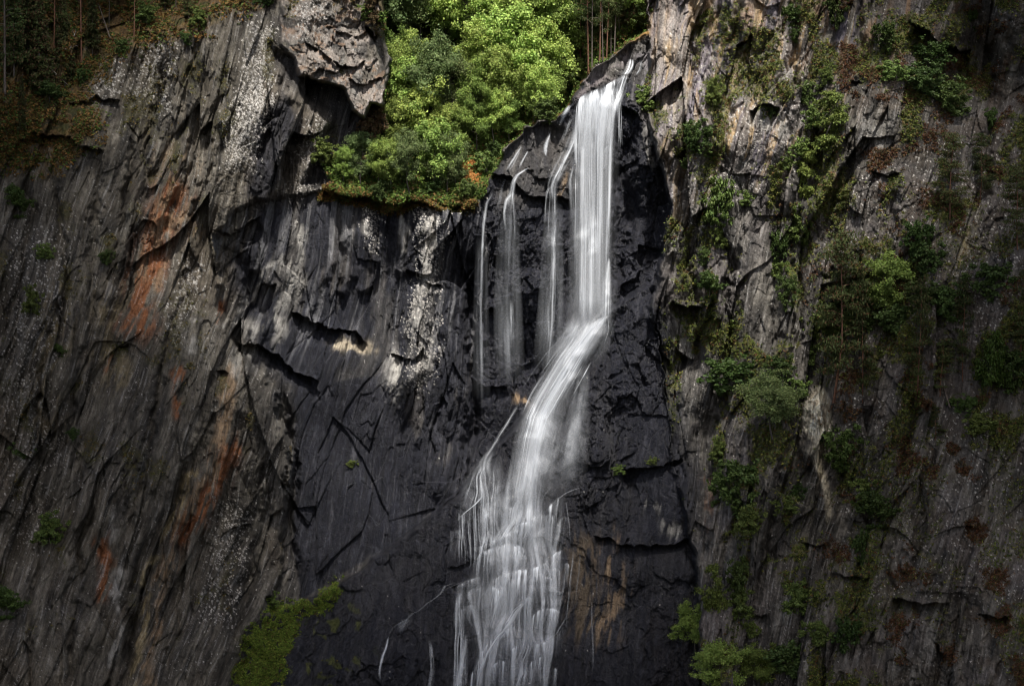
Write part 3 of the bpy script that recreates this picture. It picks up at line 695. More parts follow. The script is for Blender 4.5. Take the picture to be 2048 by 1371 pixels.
# --- the main plunge
R_ = random.Random(3)
root = fall_thing("main_waterfall", "broad white main fall plunging straight down from the notch at the top of the cliff", 1188, 640)
MAINP = [(1200, 186, 60, .3), (1200, 202, 90, .9), (1193, 240, 92, 1), (1190, 300, 80, .95), (1189, 400, 72, .85), (1187, 500, 68, .78), (1186, 600, 66, .72), (1182, 668, 66, .4)]
for i in range(3):
    g = Bag(); ribbon(g, [(a + (i - 1) * 2.5, b_, w_ * (1.04 - .06 * i), d_) for a, b_, w_, d_ in MAINP], out=.35 + .35 * i, body=(.55, .5, .45)[i], edge=.6 + .2 * i, seed=i, fade=(.01, .14), bulge=.6, prof=([-1, -.85, -.5, -.15, 0, .35, .55, .85, 1], [.5, .85, 1.1, .8, .5, .38, .7, 1.0, .5]))
    local(g.build("water_sheet", W_MAIN[i], root), root)
g = Bag()
for P_, bdy in [([(1168, 200, 10), (1166, 300, 14), (1166, 450, 16), (1164, 650, 14)], .75), ([(1186, 205, 8), (1184, 320, 10), (1182, 480, 13), (1180, 655, 14)], .7), ([(1226, 205, 12), (1221, 300, 9), (1218, 420, 8), (1214, 520, 8)], .8),
                ([(1218, 515, 5), (1214, 560, 18), (1211, 645, 26)], .75), ([(1203, 290, 8), (1200, 420, 10), (1196, 600, 10)], .45), ([(1157, 215, 6), (1150, 270, 10), (1152, 330, 6)], .6),
                ([(1147, 330, 3), (1140, 360, 8), (1145, 420, 10), (1152, 520, 6)], .45), ([(1222, 292, 22), (1215, 300, 30), (1210, 340, 20)], .4)]:
    ribbon(g, P_, out=1.3, body=bdy, edge=.9, seed=int(P_[0][0]), fade=(.08, .12))
for i in range(46):
    x = R_.gauss(1190, 19); y = R_.uniform(190, 420)
    ribbon(g, [(x, y, 1.5), (x - 1, y + R_.uniform(60, 120), R_.uniform(1.5, 4)), (x - 2, y + R_.uniform(130, 230), 2)], out=1.25, body=R_.uniform(.3, .8), edge=.9, seed=i, fade=(.2, .4))
local(g.build("bright_strand", W_FINE[0], root), root)
g = Bag()
ribbon(g, [(1262, 118, 10), (1263, 126, 16), (1258, 140, 18), (1250, 150, 22)], out=.15, body=1.1, edge=.5, fade=(.05, .1), bulge=.1)
ribbon(g, [(1284, 122, 8), (1281, 140, 8), (1272, 150, 6)], out=.1, body=.5, edge=.8)
curtain(g, [(1151, 226), (1154, 208), (1160, 196), (1172, 187), (1190, 181), (1205, 175), (1222, 165), (1235, 157), (1250, 149)], 95, 1.5, -.06, .5, 3, .35)
curtain(g, [(1156, 206), (1168, 194), (1190, 186), (1210, 180), (1230, 172)], 150, 1.1, -.05, .8, 5, .5)
ribbon(g, [(1252, 148, 10), (1246, 165, 22), (1240, 185, 26), (1232, 206, 22), (1226, 240, 12)], out=.4, body=.85, edge=.8, fade=(.1, .3))
local(g.build("crest", W_CASC[0], root), root)
g = Bag()
for i in range(9):
    x = 1237 + R_.uniform(-3, 5)
    ribbon(g, [(x, 205, 1.2), (x + 2, 250, 1.4), (x + 3, R_.uniform(260, 300), 1)], out=.4, body=.5, edge=.9, seed=40 + i)
ribbon(g, [(1192, 210, 110, .5), (1188, 330, 104, 1), (1186, 480, 100, 1), (1184, 640, 108, 1)], out=.3, body=.3, edge=.9, fade=(.1, .1), seed=9)
ribbon(g, [(1186, 610, 60, .3), (1178, 650, 110, 1), (1160, 690, 130, 1), (1130, 740, 130, .5)], out=1.6, body=.6, edge=.98, fade=(.3, .3), seed=19)
ribbon(g, [(1185, 560, 84, .1), (1180, 620, 110, .4), (1176, 660, 100, .5), (1150, 700, 80, .3)], out=1.0, body=.5, edge=.95, fade=(.3, .3))
local(g.build("side_spray", W_VEIL, root), root)

# --- the chute along the diagonal ledge
root = fall_thing("sliding_cascade", "white water sliding down to the left along the diagonal ledge below the main fall", 1060, 850)
CH = [(1215, 630, 4, .9), (1200, 641, 26, 1), (1184, 656, 50, 1), (1164, 682, 66, 1), (1140, 716, 78, 1), (1116, 755, 84, 1), (1092, 795, 86, 1), (1072, 835, 76, 1), (1060, 880, 72, .95), (1052, 930, 72, .85), (1042, 985, 84, .7), (1036, 1030, 110, .35)]
for i in range(3):
    g = Bag(); ribbon(g, [(a + (0, 3, 6)[i], b_, w_ * (1.0, .8, .6)[i], d_) for a, b_, w_, d_ in CH], out=.2 + .22 * i, body=(.75, .7, .7)[i], edge=(.5, .6, .8)[i], seed=10 + i, fade=(.01, .12), bulge=.35)
    local(g.build("water_sheet", W_MAIN[i], root), root)
g = Bag()
for i in range(70):
    s0 = R_.uniform(0, .6); off = R_.gauss(0, .26)
    a = int(s0 * 10); seq = CH[a:a + R_.randint(3, 5)]
    if len(seq) < 3: continue
    ribbon(g, [(q[0] + off * q[2] * 1.1, q[1] + off * 14, R_.uniform(1.5, 4.5)) for q in seq], out=.75, body=R_.uniform(.35, .9), edge=.9, seed=i, fade=(.25, .3))
local(g.build("bright_strand", W_FINE[1], root), root)
g = Bag()
ribbon(g, [(1168, 690, 24, .2), (1150, 745, 60, .7), (1135, 800, 90, 1), (1122, 860, 120, 1), (1110, 920, 140, .9), (1100, 1000, 140, .4)], out=1.1, body=.55, edge=.9, fade=(.2, .3))
ribbon(g, [(1100, 780, 50, .4), (1085, 850, 90, 1), (1070, 930, 110, 1), (1060, 1010, 130, .6)], out=1.3, body=.40, edge=.9, fade=(.2, .3), seed=5)
local(g.build("spray", W_VEIL, root), root)

# --- streams down the rounded rock left of the main fall
def stream(name, label, runs, outs=.15, mat=None, spray=None):
    (x, y) = runs[0][0][-1][:2]
    rt = fall_thing(name, label, x, y, "waterfall", None)
    g = Bag()
    for i, (P_, bdy, wb) in enumerate(runs):
        ribbon(g, [(q[0], q[1], q[2] * 1.5 + 1, *(q[3:] or (1,))) for q in P_], out=outs, body=bdy * .6, edge=.98, seed=i + int(P_[0][0]), wob=wb, fade=(.12, .3))
        ribbon(g, [(q[0], q[1], q[2] * .6, *(q[3:] or (1,))) for q in P_], out=outs + .05, body=bdy * .5, edge=.97, seed=i + 50 + int(P_[0][0]), wob=wb, fade=(.2, .35))
    local(g.build("water_thread", mat or W_CASC[1], rt), rt)
    if spray:
        g = Bag()
        for P_, bdy in spray: ribbon(g, [(q[0], q[1], q[2] * 1.5) for q in P_], out=outs + .3, body=bdy * 1.35, edge=.95, fade=(.2, .3))
        local(g.build("spray", W_VEIL, rt), rt)
    return rt
stream("side_waterfall", "narrow stepped stream close beside the main fall, reaching down to the diagonal ledge",
    [([(1150, 256, 5), (1148, 275, 16), (1138, 300, 16), (1128, 320, 18), (1118, 340, 18), (1109, 358, 18), (1104, 376, 14), (1108, 400, 10)], 1.2, 0), ([(1113, 345, 14), (1108, 380, 9), (1110, 420, 8), (1108, 500, 8), (1106, 580, 9), (1104, 640, 9), (1099, 700, 11), (1090, 755, 12)], .95, .4),
     ([(1104, 372, 5), (1094, 382, 4), (1091, 410, 4), (1090, 450, 4)], .7, .8), ([(1155, 285, 5), (1150, 300, 6), (1135, 312, 5)], .9, .6), ([(1098, 590, 3), (1096, 630, 5), (1098, 690, 5)], .5, .3), ([(1101, 380, 4), (1098, 430, 3), (1096, 480, 3)], .5, .3)],
    spray=[([(1106, 400, 26), (1104, 560, 34), (1096, 740, 44)], .3)])
stream("side_waterfall", "small stream fanning out over the middle of the rounded rock, then falling faintly",
    [([(1057, 335, 5), (1046, 343, 7), (1034, 350, 7), (1027, 362, 7), (1024, 380, 9), (1021, 400, 12), (1020, 420, 12)], 1.15, .5), ([(1024, 385, 8), (1012, 400, 5), (1009, 430, 4), (1010, 460, 3)], .8, .5), ([(1026, 390, 6), (1029, 440, 5), (1030, 480, 4)], .7, .3),
     ([(1019, 410, 10), (1018, 480, 7, .4), (1016, 560, 6, .4), (1014, 600, 8, .8), (1015, 660, 12, .8), (1018, 720, 12, .6), (1019, 780, 8, .3)], .75, .5), ([(1005, 605, 4), (1004, 650, 4), (1005, 700, 3)], .4, .3), ([(1022, 598, 6), (1022, 640, 9), (1024, 700, 6)], .7, .3)],
    spray=[([(1018, 410, 30), (1016, 520, 34), (1016, 620, 40), (1020, 770, 44)], .26)])
stream("side_waterfall", "faint hanging thread of water at the left end of the rounded rock, leftmost",
    [([(1012, 356, 4), (1006, 368, 4), (1003, 385, 4), (1000, 400, 5), (996, 415, 4)], .8, .5), ([(986, 384, 3), (980, 396, 4), (974, 404, 4), (970, 424, 5), (967, 450, 4), (964, 500, 3), (962, 600, 4), (962, 640, 5), (963, 720, 5, .6), (964, 830, 5, .3)], .8, .6),
     ([(958, 776, 3), (985, 779, 3), (1020, 783, 3)], .7, .2)], spray=[([(964, 470, 18), (962, 620, 22), (964, 800, 26)], .22)])
stream("side_waterfall", "short white chute just left of the crest of the main fall, under the green trees",
    [([(1139, 210, 4), (1133, 222, 9), (1126, 234, 9), (1118, 248, 7)], 1.2, .3), ([(1136, 214, 3), (1124, 238, 3), (1116, 250, 3)], .6, .3)])
stream("side_waterfall", "short forked trickle on the upper rounded rock between two chutes",
    [([(1142, 238, 4), (1135, 252, 6), (1130, 268, 5), (1124, 280, 4), (1115, 288, 4)], 1.0, .5)])
stream("side_waterfall", "short white trickle in the middle of the smooth upper rock",
    [([(1101, 262, 3), (1096, 276, 6), (1091, 290, 7), (1088, 308, 6)], 1.0, .4), ([(1094, 296, 3), (1090, 312, 4)], .6, .2)])
stream("side_waterfall", "pair of hair-thin trickles on the dark left shoulder of the rounded rock",
    [([(1044, 292, 3), (1032, 310, 4), (1022, 326, 4), (1012, 342, 3)], .7, .6), ([(1056, 302, 2.5), (1046, 320, 3.5), (1037, 337, 3)], .7, .6), ([(1040, 300, 2), (1026, 330, 2.5), (1017, 344, 2)], .5, .6)])

# --- the broken apron at the bottom
root = fall_thing("apron_cascade", "wide stepped apron of white water spilling over the dark knobbly rock at the bottom", 1030, 1200)
APX = [(1042, 985, 90, .5), (1046, 1020, 120, .7), (1050, 1060, 150, .7), (1046, 1100, 170, .65), (1040, 1140, 190, .55), (1020, 1175, 236, .5), (1026, 1210, 216, .45), (1030, 1260, 175, .35), (1025, 1330, 180, .3), (1020, 1440, 200, .25)]
for i in range(2):
    g = Bag(); ribbon(g, APX, out=.10 + .2 * i, body=(.34, .24)[i], edge=.8, seed=20 + i, fade=(.1, .1), bulge=.0)
    local(g.build("water_sheet", W_CASC[i], root), root)
cxs = np.array([p[0] for p in APX], float); cys = np.array([p[1] for p in APX], float); cws = np.array([p[2] for p in APX], float)
def guide(x, y):
    c = np.interp(y, cys, cxs); w_ = np.interp(y, cys, cws) / 2
    o_ = (x - c) / w_
    return -.35 * o_ ** 3 if abs(o_) > .7 else 0
g = Bag()
st = [(R_.gauss(1045, 24), R_.uniform(950, 1010)) for _ in range(70)] + [(R_.uniform(965, 1125), R_.uniform(1000, 1120)) for _ in range(50)] + [(R_.uniform(930, 1130), R_.uniform(1140, 1230)) for _ in range(60)]
trace(g, st, 1440, R_, guide, w=(3.0, 7.0), body=(.08, .3), out=.28, k=.8)
local(g.build("bright_strand", W_FINE[0], root), root)
g = Bag()
LIPS = [([(1086, 1024), (1097, 1012), (1107, 1003), (1118, 994), (1131, 986)], 105, .9), ([(980, 1082), (1000, 1073), (1014, 1068), (1031, 1051), (1050, 1043), (1060, 1044), (1067, 1051)], 66, 1.2),
    ([(1059, 1036), (1076, 1030), (1093, 1029), (1105, 1029), (1112, 1040)], 95, 1.1), ([(952, 1120), (959, 1106), (983, 1096), (997, 1092), (1014, 1085), (1031, 1087), (1048, 1096), (1059, 1106)], 66, 1.2),
    ([(980, 1166), (993, 1154), (1014, 1144), (1035, 1139), (1062, 1137), (1083, 1130), (1100, 1113), (1114, 1103), (1126, 1099)], 80, 1.35), ([(972, 1176), (980, 1171), (990, 1171), (1000, 1178), (1005, 1188)], 105, 1.2),
    ([(1038, 1209), (1046, 1198), (1055, 1192), (1063, 1190), (1070, 1194)], 110, .9), ([(959, 1310), (973, 1288), (993, 1264), (1008, 1246), (1021, 1230), (1034, 1212)], 90, 1.0),
    ([(1062, 1243), (1066, 1230), (1072, 1223), (1083, 1217), (1093, 1216), (1104, 1215), (1114, 1218), (1122, 1224)], 72, 1.3), ([(1017, 1326), (1020, 1308), (1024, 1295), (1036, 1288), (1048, 1285)], 95, 1.0),
    ([(1045, 1353), (1053, 1338), (1062, 1322), (1076, 1314), (1090, 1309), (1104, 1305)], 90, .9), ([(955, 1033), (966, 1028), (980, 1026)], 60, .6), ([(995, 1018), (1008, 1012), (1021, 1012), (1030, 1016)], 70, .7),
    ([(900, 1062), (914, 1060), (930, 1058)], 60, .35), ([(1100, 1140), (1108, 1134), (1118, 1138), (1124, 1146)], 60, .9), ([(1083, 1160), (1092, 1152), (1103, 1156), (1110, 1164)], 50, .9), ([(1104, 1190), (1113, 1180), (1124, 1184)], 50, .7),
    ([(935, 1184), (946, 1176), (958, 1174), (968, 1180)], 70, .55), ([(1112, 1272), (1120, 1262), (1128, 1250)], 60, .4), ([(1066, 1288), (1080, 1285), (1094, 1282), (1110, 1272)], 60, .6), ([(940, 1352), (952, 1330), (962, 1312)], 90, 1.1),
    ([(1005, 1050), (1014, 1040), (1026, 1036)], 60, .6), ([(903, 1180), (916, 1170), (932, 1162), (950, 1156), (966, 1152)], 46, .55), ([(925, 1215), (940, 1208), (956, 1212)], 60, .4), ([(948, 1100), (958, 1092), (970, 1090)], 50, .5), ([(1118, 1040), (1128, 1032), (1140, 1036)], 60, .45), ([(1122, 1130), (1132, 1124), (1140, 1130)], 50, .4), ([(1010, 1262), (1020, 1252), (1034, 1250)], 70, .8), ([(1066, 1255), (1078, 1250), (1090, 1258)], 60, .8), ([(985, 1330), (1000, 1318), (1014, 1322)], 70, .8), ([(1090, 1340), (1104, 1332), (1116, 1338)], 60, .6), ([(1066, 1070), (1076, 1062), (1088, 1066)], 66, .9), ([(1030, 1112), (1044, 1108), (1056, 1114)], 40, .8)]
for i, (lp, dr, bd_) in enumerate(LIPS): curtain(g, lp, dr, bd_, seed=i, out=.5 + .03 * (i % 5))
local(g.build("white_curtain", W_CASC[0], root), root)
g = Bag()
for P_, bdy in [([(1056, 990, 40), (1056, 1020, 50), (1050, 1060, 46), (1040, 1090, 40)], .7), ([(1036, 990, 50), (1020, 1040, 44), (1000, 1080, 34), (985, 1120, 30)], .6),
    ([(1070, 1190, 20), (1056, 1196, 26), (1040, 1212, 30), (1020, 1238, 34), (994, 1270, 34), (972, 1305, 30), (958, 1345, 36), (948, 1400, 50)], .7), ([(1062, 1240, 24), (1058, 1270, 28), (1052, 1300, 30), (1040, 1340, 40), (1034, 1400, 56)], .6),
    ([(1000, 1180, 40), (992, 1220, 34), (984, 1260, 28)], .5)]:
    ribbon(g, P_, out=.42, body=bdy, edge=.97, seed=int(P_[0][1]), wob=3.0, fade=(.2, .3), bulge=.2)
local(g.build("white_chute", W_CASC[2], root), root)
g = Bag()
for P_ in [[(1165, 974), (1145, 980), (1131, 986), (1107, 1003)], [(1136, 1226), (1127, 1247), (1114, 1268), (1083, 1283), (1055, 1288)], [(960, 1150), (935, 1160), (912, 1168), (888, 1180)], [(969, 986), (952, 1006), (935, 1020), (918, 1034)]]:
    g = Bag(); ribbon(g, [(x, y, 5.5) for x, y in P_], out=.55, body=.55, edge=.98, wob=1.4, fade=(.3, .35), seed=int(P_[0][0] + P_[0][1]))
    local(g.build("ledge_line", W_FINE[1], root), root)
g = Bag()
ribbon(g, [(1050, 940, 130, .5), (1045, 1020, 180, 1), (1040, 1100, 210, .8), (1025, 1200, 230, .5), (1025, 1330, 230, .4)], out=.9, body=.2, edge=.95, fade=(.2, .1))
local(g.build("spray", W_VEIL, root), root)

def stream_tr(name, label, runs, threads, spray=None, ymax=1440):
    rt = stream(name, label, runs, .2, W_CASC[1], spray)
    g = Bag()
    for (x0, x1, y0, y1, n_, w_) in threads: trace(g, [(R_.uniform(x0, x1), R_.uniform(y0, y1)) for _ in range(n_)], ymax, R_, None, w=(1.4, w_ * 1.6), body=(.15, .6), out=.22, k=.8)
    local(g.build("bright_strand", W_FINE[0], rt), rt)
    return rt
stream_tr("side_cascade", "veil of thin white threads left of the sliding water, ending among the wet ledges",
    [([(1040, 805, 6), (1018, 840, 6), (996, 875, 6), (984, 896, 8), (972, 916, 14), (967, 935, 22), (972, 955, 18), (968, 985, 10)], .85, .5), ([(985, 890, 3), (965, 920, 4), (950, 945, 5), (944, 965, 4), (934, 990, 4), (926, 1020, 4)], .5, 1.6),
     ([(972, 960, 10), (975, 1000, 12), (970, 1040, 10), (964, 1070, 6)], .75, .8), ([(966, 990, 3), (948, 1010, 3), (930, 1025, 3), (915, 1040, 3)], .7, 1.0), ([(1000, 960, 4), (992, 1000, 8), (985, 1040, 10), (975, 1080, 8)], .6, .8)],
    [(945, 1000, 930, 990, 26, 2.2), (918, 985, 1000, 1060, 22, 2.0)], [([(985, 900, 24), (968, 960, 60), (965, 1060, 80)], .2)], 1150)
stream_tr("side_cascade", "pillar of white water with a flared foot at the left edge of the bottom apron",
    [([(921, 1184, 8), (920, 1200, 18), (918, 1230, 24), (918, 1262, 26)], .85, .2), ([(905, 1262, 3), (920, 1266, 3), (932, 1272, 4)], .9, .3), ([(932, 1266, 7), (930, 1290, 8), (926, 1320, 14), (918, 1360, 20), (912, 1420, 30)], 1.0, .6)],
    [(910, 928, 1186, 1230, 16, 2.0), (920, 935, 1268, 1300, 10, 2.2)])
stream("trickle", "long thin rivulet wandering down left from the apron across dark rock beside the moss",
    [([(915, 1164, 2), (890, 1171, 3), (884, 1184, 3), (865, 1199, 3), (856, 1204, 4), (846, 1213, 3), (837, 1221, 4), (825, 1226, 3), (815, 1238, 3), (801, 1245, 3), (789, 1252, 3), (781, 1262, 4), (778, 1274, 3)], 1.4, .8),
     ([(778, 1272, 3), (772, 1292, 4), (765, 1309, 5), (762, 1326, 4), (758, 1343, 4), (760, 1358, 3)], 1.2, .8)], .15, W_FINE[1],
    [([(815, 1236, 20), (805, 1250, 18), (800, 1264, 10)], .25)])
stream("trickle", "short isolated rivulet on bare dark rock at the bottom, left of the apron",
    [([(858, 1278, 3), (862, 1290, 5), (865, 1310, 7), (864, 1340, 8), (859, 1380, 9), (858, 1430, 9)], .95, .8)], .15, W_CASC[1])
stream("trickle", "faint wet threads over the brown streaked rock right of the apron",
    [([(1146, 1102, 2), (1142, 1150, 3), (1136, 1210, 2.5), (1134, 1260, 2)], .5, 1.0), ([(1184, 1200, 1.6), (1183, 1250, 1.8), (1186, 1300, 2), (1185, 1350, 2)], .45, .8), ([(1160, 1105, 2), (1158, 1150, 2), (1150, 1200, 2)], .4, 1.0), ([(1132, 1000, 2), (1138, 1050, 2), (1140, 1090, 2)], .45, .8)], .15, W_FINE[0])

# ------------------------------------------------------------------ plants
def leaf_mat(name, trans=.35, rough=.55, hue=.018, val=.22):
    m, nt, b = new_mat(name)
    c = node(nt, "ShaderNodeAttribute", attribute_name="leafcolour")
    oi = node(nt, "ShaderNodeObjectInfo")
    hs = node(nt, "ShaderNodeHueSaturation")
    r1 = node(nt, "ShaderNodeMapRange"); r1.inputs[3].default_value = .5 - hue; r1.inputs[4].default_value = .5 + hue * .6
    r2 = node(nt, "ShaderNodeMapRange"); r2.inputs[3].default_value = 1 - val; r2.inputs[4].default_value = 1 + val
    mm = node(nt, "ShaderNodeMath", operation='FRACT'); m2 = node(nt, "ShaderNodeMath", operation='MULTIPLY'); m2.inputs[1].default_value = 7.31
    nt.links.new(oi.outputs["Random"], r1.inputs[0]); nt.links.new(oi.outputs["Random"], m2.inputs[0]); nt.links.new(m2.outputs[0], mm.inputs[0]); nt.links.new(mm.outputs[0], r2.inputs[0])
    nt.links.new(c.outputs["Color"], hs.inputs["Color"]); nt.links.new(r1.outputs[0], hs.inputs["Hue"]); nt.links.new(r2.outputs[0], hs.inputs["Value"])
    nt.links.new(hs.outputs[0], b.inputs["Base Color"]); b.inputs["Roughness"].default_value = rough; b.inputs["Specular IOR Level"].default_value = .25
    tr = node(nt, "ShaderNodeBsdfTranslucent"); mix = node(nt, "ShaderNodeMixShader"); mix.inputs[0].default_value = trans
    nt.links.new(hs.outputs[0], tr.inputs[0]); nt.links.new(b.outputs[0], mix.inputs[1]); nt.links.new(tr.outputs[0], mix.inputs[2])
    nt.links.new(mix.outputs[0], nt.nodes["Material Output"].inputs[0])
    return m
M_LEAF = leaf_mat("broad_leaves", .22); M_NEEDLE = leaf_mat("needles", .1, .7, .02, .3); M_COVER = leaf_mat("low_growth", .25, .7, 0, 0)
def bark_mat(name, c0, c1, sc=3.0):
    m, nt, b = new_mat(name)
    n_ = node(nt, "ShaderNodeTexNoise"); n_.inputs["Scale"].default_value = sc; n_.inputs["Detail"].default_value = 5
    tc = node(nt, "ShaderNodeTexCoord"); mp_ = node(nt, "ShaderNodeMapping"); mp_.inputs["Scale"].default_value = (4, 4, 1)
    nt.links.new(tc.outputs["Object"], mp_.inputs[0]); nt.links.new(mp_.outputs[0], n_.inputs[0])
    cr = node(nt, "ShaderNodeValToRGB"); cr.color_ramp.elements[0].color = (*c0, 1); cr.color_ramp.elements[1].color = (*c1, 1)
    cr.color_ramp.elements[0].position = .35; cr.color_ramp.elements[1].position = .65
    nt.links.new(n_.outputs[0], cr.inputs[0]); nt.links.new(cr.outputs[0], b.inputs["Base Color"]); b.inputs["Roughness"].default_value = .9
    return m
M_BARK = bark_mat("grey_bark", (.05, .045, .04), (.16, .14, .12)); M_PINE = bark_mat("pine_bark", (.10, .05, .035), (.26, .13, .08)); M_DEAD = bark_mat("bleached_wood", (.2, .18, .16), (.42, .39, .35)); M_SPRUCE = bark_mat("spruce_bark", (.07, .055, .045), (.17, .14, .12))

class Wood:
    def __init__(s): s.V, s.F, s.n = [], [], 0
    def tube(s, pts, radii, k=6):
        pts = [np.array(p, float) for p in pts]; rings = []
        for i, p in enumerate(pts):
            d = pts[min(i + 1, len(pts) - 1)] - pts[max(i - 1, 0)]; d = d / (np.linalg.norm(d) + 1e-9)
            a = np.cross(d, (0, 0, 1.0)) if abs(d[2]) < .9 else np.cross(d, (1.0, 0, 0)); a /= np.linalg.norm(a) + 1e-9; b_ = np.cross(d, a)
            an = np.arange(k) / k * 2 * math.pi
            rings.append(p + radii[i] * (np.cos(an)[:, None] * a + np.sin(an)[:, None] * b_))
        s.V += rings
        for i in range(len(pts) - 1):
            for j in range(k):
                s.F.append((s.n + i * k + j, s.n + i * k + (j + 1) % k, s.n + (i + 1) * k + (j + 1) % k, s.n + (i + 1) * k + j))
        s.n += len(pts) * k
    def mesh(s, name, mat): return tri_mesh(name, np.concatenate(s.V), np.array(s.F), mat, True, 4)
def leaves_mesh(name, P, N, size, colr, mat, r, aspect=1.5, droop=None):
    """one small rhombus per leaf spray; P centres, N normals"""
    n = len(P)
    N = N / (np.linalg.norm(N, axis=1, keepdims=True) + 1e-9)
    T = r.randn(n, 3) if droop is None else droop + r.randn(n, 3) * .25
    T -= (T * N).sum(1, keepdims=True) * N; T /= np.linalg.norm(T, axis=1, keepdims=True) + 1e-9
    Bv = np.cross(N, T); sz = size * r.uniform(.6, 1.35, (n, 1))
    V = np.stack([P - T * sz * aspect / 2, P + Bv * sz / 2 + N * sz * .12, P + T * sz * aspect / 2, P - Bv * sz / 2 + N * sz * .12], 1).reshape(-1, 3)
    me = tri_mesh(name, V, np.arange(4 * n).reshape(-1, 4), mat, False, 4)
    at = me.attributes.new("leafcolour", 'FLOAT_COLOR', 'POINT')
    at.data.foreach_set("color", np.repeat(np.concatenate([colr, np.ones((n, 1))], 1), 4, 0).astype(f32).ravel())
    return me
def colours(n, r, base, spread=.35, alt=None, p=.15):
    c = np.array(base)[None] * (1 + spread * (r.rand(n, 1) - .5) * 2)
    c[:, 0] *= 1 + .25 * (r.rand(n) - .5)
    if alt is not None:
        k = r.rand(n) < p; c[k] = np.array(alt) * (1 + .3 * (r.rand(k.sum(), 1) - .5))
    return np.clip(c, .003, .8)

GREEN, YGREEN, DKGREEN, BLGREEN = (.185, .265, .062), (.30, .405, .10), (.06, .10, .025), (.16, .215, .08)
def broad_proto(seed, kind="tree", col_=GREEN, H=10.0, W=6.0, dens=1.0, lsize=.27):
    """trunk that leaves the wall, forks, and carries flattened leaf clumps"""
    r = np.random.RandomState(seed); wd = Wood()
    bare = .25 if kind == "tree" else .05
    out = -.10 * H if kind == "tree" else -.16 * H
    tr = [np.array((0, .6, -.4)), np.array((r.uniform(-.2, .2), 0, .0)), np.array((r.uniform(-.3, .3), out * .6, H * .2)), np.array((r.uniform(-.6, .6), out, H * .45)), np.array((r.uniform(-.9, .9), out * 1.1, H * .7)), np.array((r.uniform(-1, 1), out * 1.2, H * .92))]
    r0 = .017 * H
    wd.tube(tr, [r0 * 1.2, r0, r0 * .8, r0 * .55, r0 * .3, r0 * .1])
    cl = []
    nb = int({"tree": 21, "bush": 24, "hang": 22}[kind])
    for i in range(nb):
        h = r.uniform(bare + .03, .95); a = r.uniform(0, 2 * math.pi)
        tpos = np.array([np.interp(h, [0, .2, .45, .7, .92], [p[k] for p in tr[1:]]) for k in range(3)])
        prof = math.sin(math.pi * min(1, (h - bare * .5) / (1.08 - bare * .5)) ** .75) ** .8
        rad = W / 2 * max(prof, .18) * r.uniform(.55, 1.15)
        e = tpos + np.array((math.cos(a) * rad, math.sin(a) * rad * .8, rad * r.uniform(.1, .55) + .2))
        mid = (tpos + e) / 2 + np.array((0, 0, -.1 * rad))
        if kind == "hang": e[2] -= rad * r.uniform(.3, .9)
        wd.tube([tpos, mid, e], [r0 * .35, r0 * .2, r0 * .06], 4)
        for q in range(5 if kind != "bush" else 3):
            f = r.uniform(.45, 1.12)
            cl.append((tpos + (e - tpos) * f + r.randn(3) * .085 * W, (r.uniform(.06, .125) if kind != 'bush' else r.uniform(.04, .095)) * W))
    P, N = [], []
    for c, cr in cl:
        n = int(105 * dens * (cr / .75) ** 1.7) + 14
        d = r.randn(n, 3) * .46; ax_ = r.randn(3); ax_[2] = abs(ax_[2]) * .8; ax_ /= np.linalg.norm(ax_)
        d += (d @ ax_)[:, None] * ax_ * r.uniform(.1, 1.1)
        P.append(c + d * cr * np.array((1.1, 1.0, .8))); N.append(d * .45 + r.randn(n, 3) * .75 + np.array((0, -.2, .55)))
    P = np.concatenate(P); N = np.concatenate(N); n = len(P)
    crown = leaves_mesh("crown", P, N, lsize, colours(n, r, col_, .3, tuple(v * 1.45 for v in col_), .14), M_LEAF, r, 1.35, np.array((0, 0, -1.0)) if kind == "hang" else None)
    if kind == "hang":
        V = np.empty(len(crown.vertices) * 3, f32); crown.vertices.foreach_get("co", V)
    return {"trunk": wd.mesh("trunk", M_BARK), "crown": crown, "H": H}
def weeping_proto(seed, H=10., W=6.):
    r = np.random.RandomState(seed); wd = Wood(); P, N = [], []
    tr = [np.array((0, .8, -.4)), np.array((0, 0, .3)), np.array((.2, -1, H * .3)), np.array((-.2, -1.3, H * .62)), np.array((.3, -1.3, H * .93))]
    wd.tube(tr, [.2, .17, .13, .08, .03])
    for i in range(70):
        h = r.uniform(.25, .97); a = r.uniform(0, 6.28); tpos = np.array([np.interp(h, [.03, .3, .62, .93], [p[k] for p in tr[1:]]) for k in range(3)])
        rad = W / 2 * (1.15 - h) ** .6 * r.uniform(.3, 1.05); L = r.uniform(.12, .3) * H * min(1, h + .3)
        top = tpos + np.array((math.cos(a) * rad, math.sin(a) * rad, .35 * rad))
        wd.tube([tpos, (tpos + top) / 2 + np.array((0, 0, .2)), top, top + np.array((0, 0, -L * .6))], [.05, .035, .02, .01], 3)
        n = 85; t = r.rand(n, 1)
        P.append(top + np.concatenate([r.randn(n, 2) * (.16 + .25 * (1 - t)), -t * L], 1)); N.append(r.randn(n, 3) + np.array((0, -.8, .4)))
    P = np.concatenate(P); N = np.concatenate(N)
    return {"trunk": wd.mesh("trunk", M_BARK), "crown": leaves_mesh("crown", P, N, .2, colours(len(P), r, (.075, .13, .025), .35), M_LEAF, r, 2.0, np.array((0, 0, -1.))), "H": H}
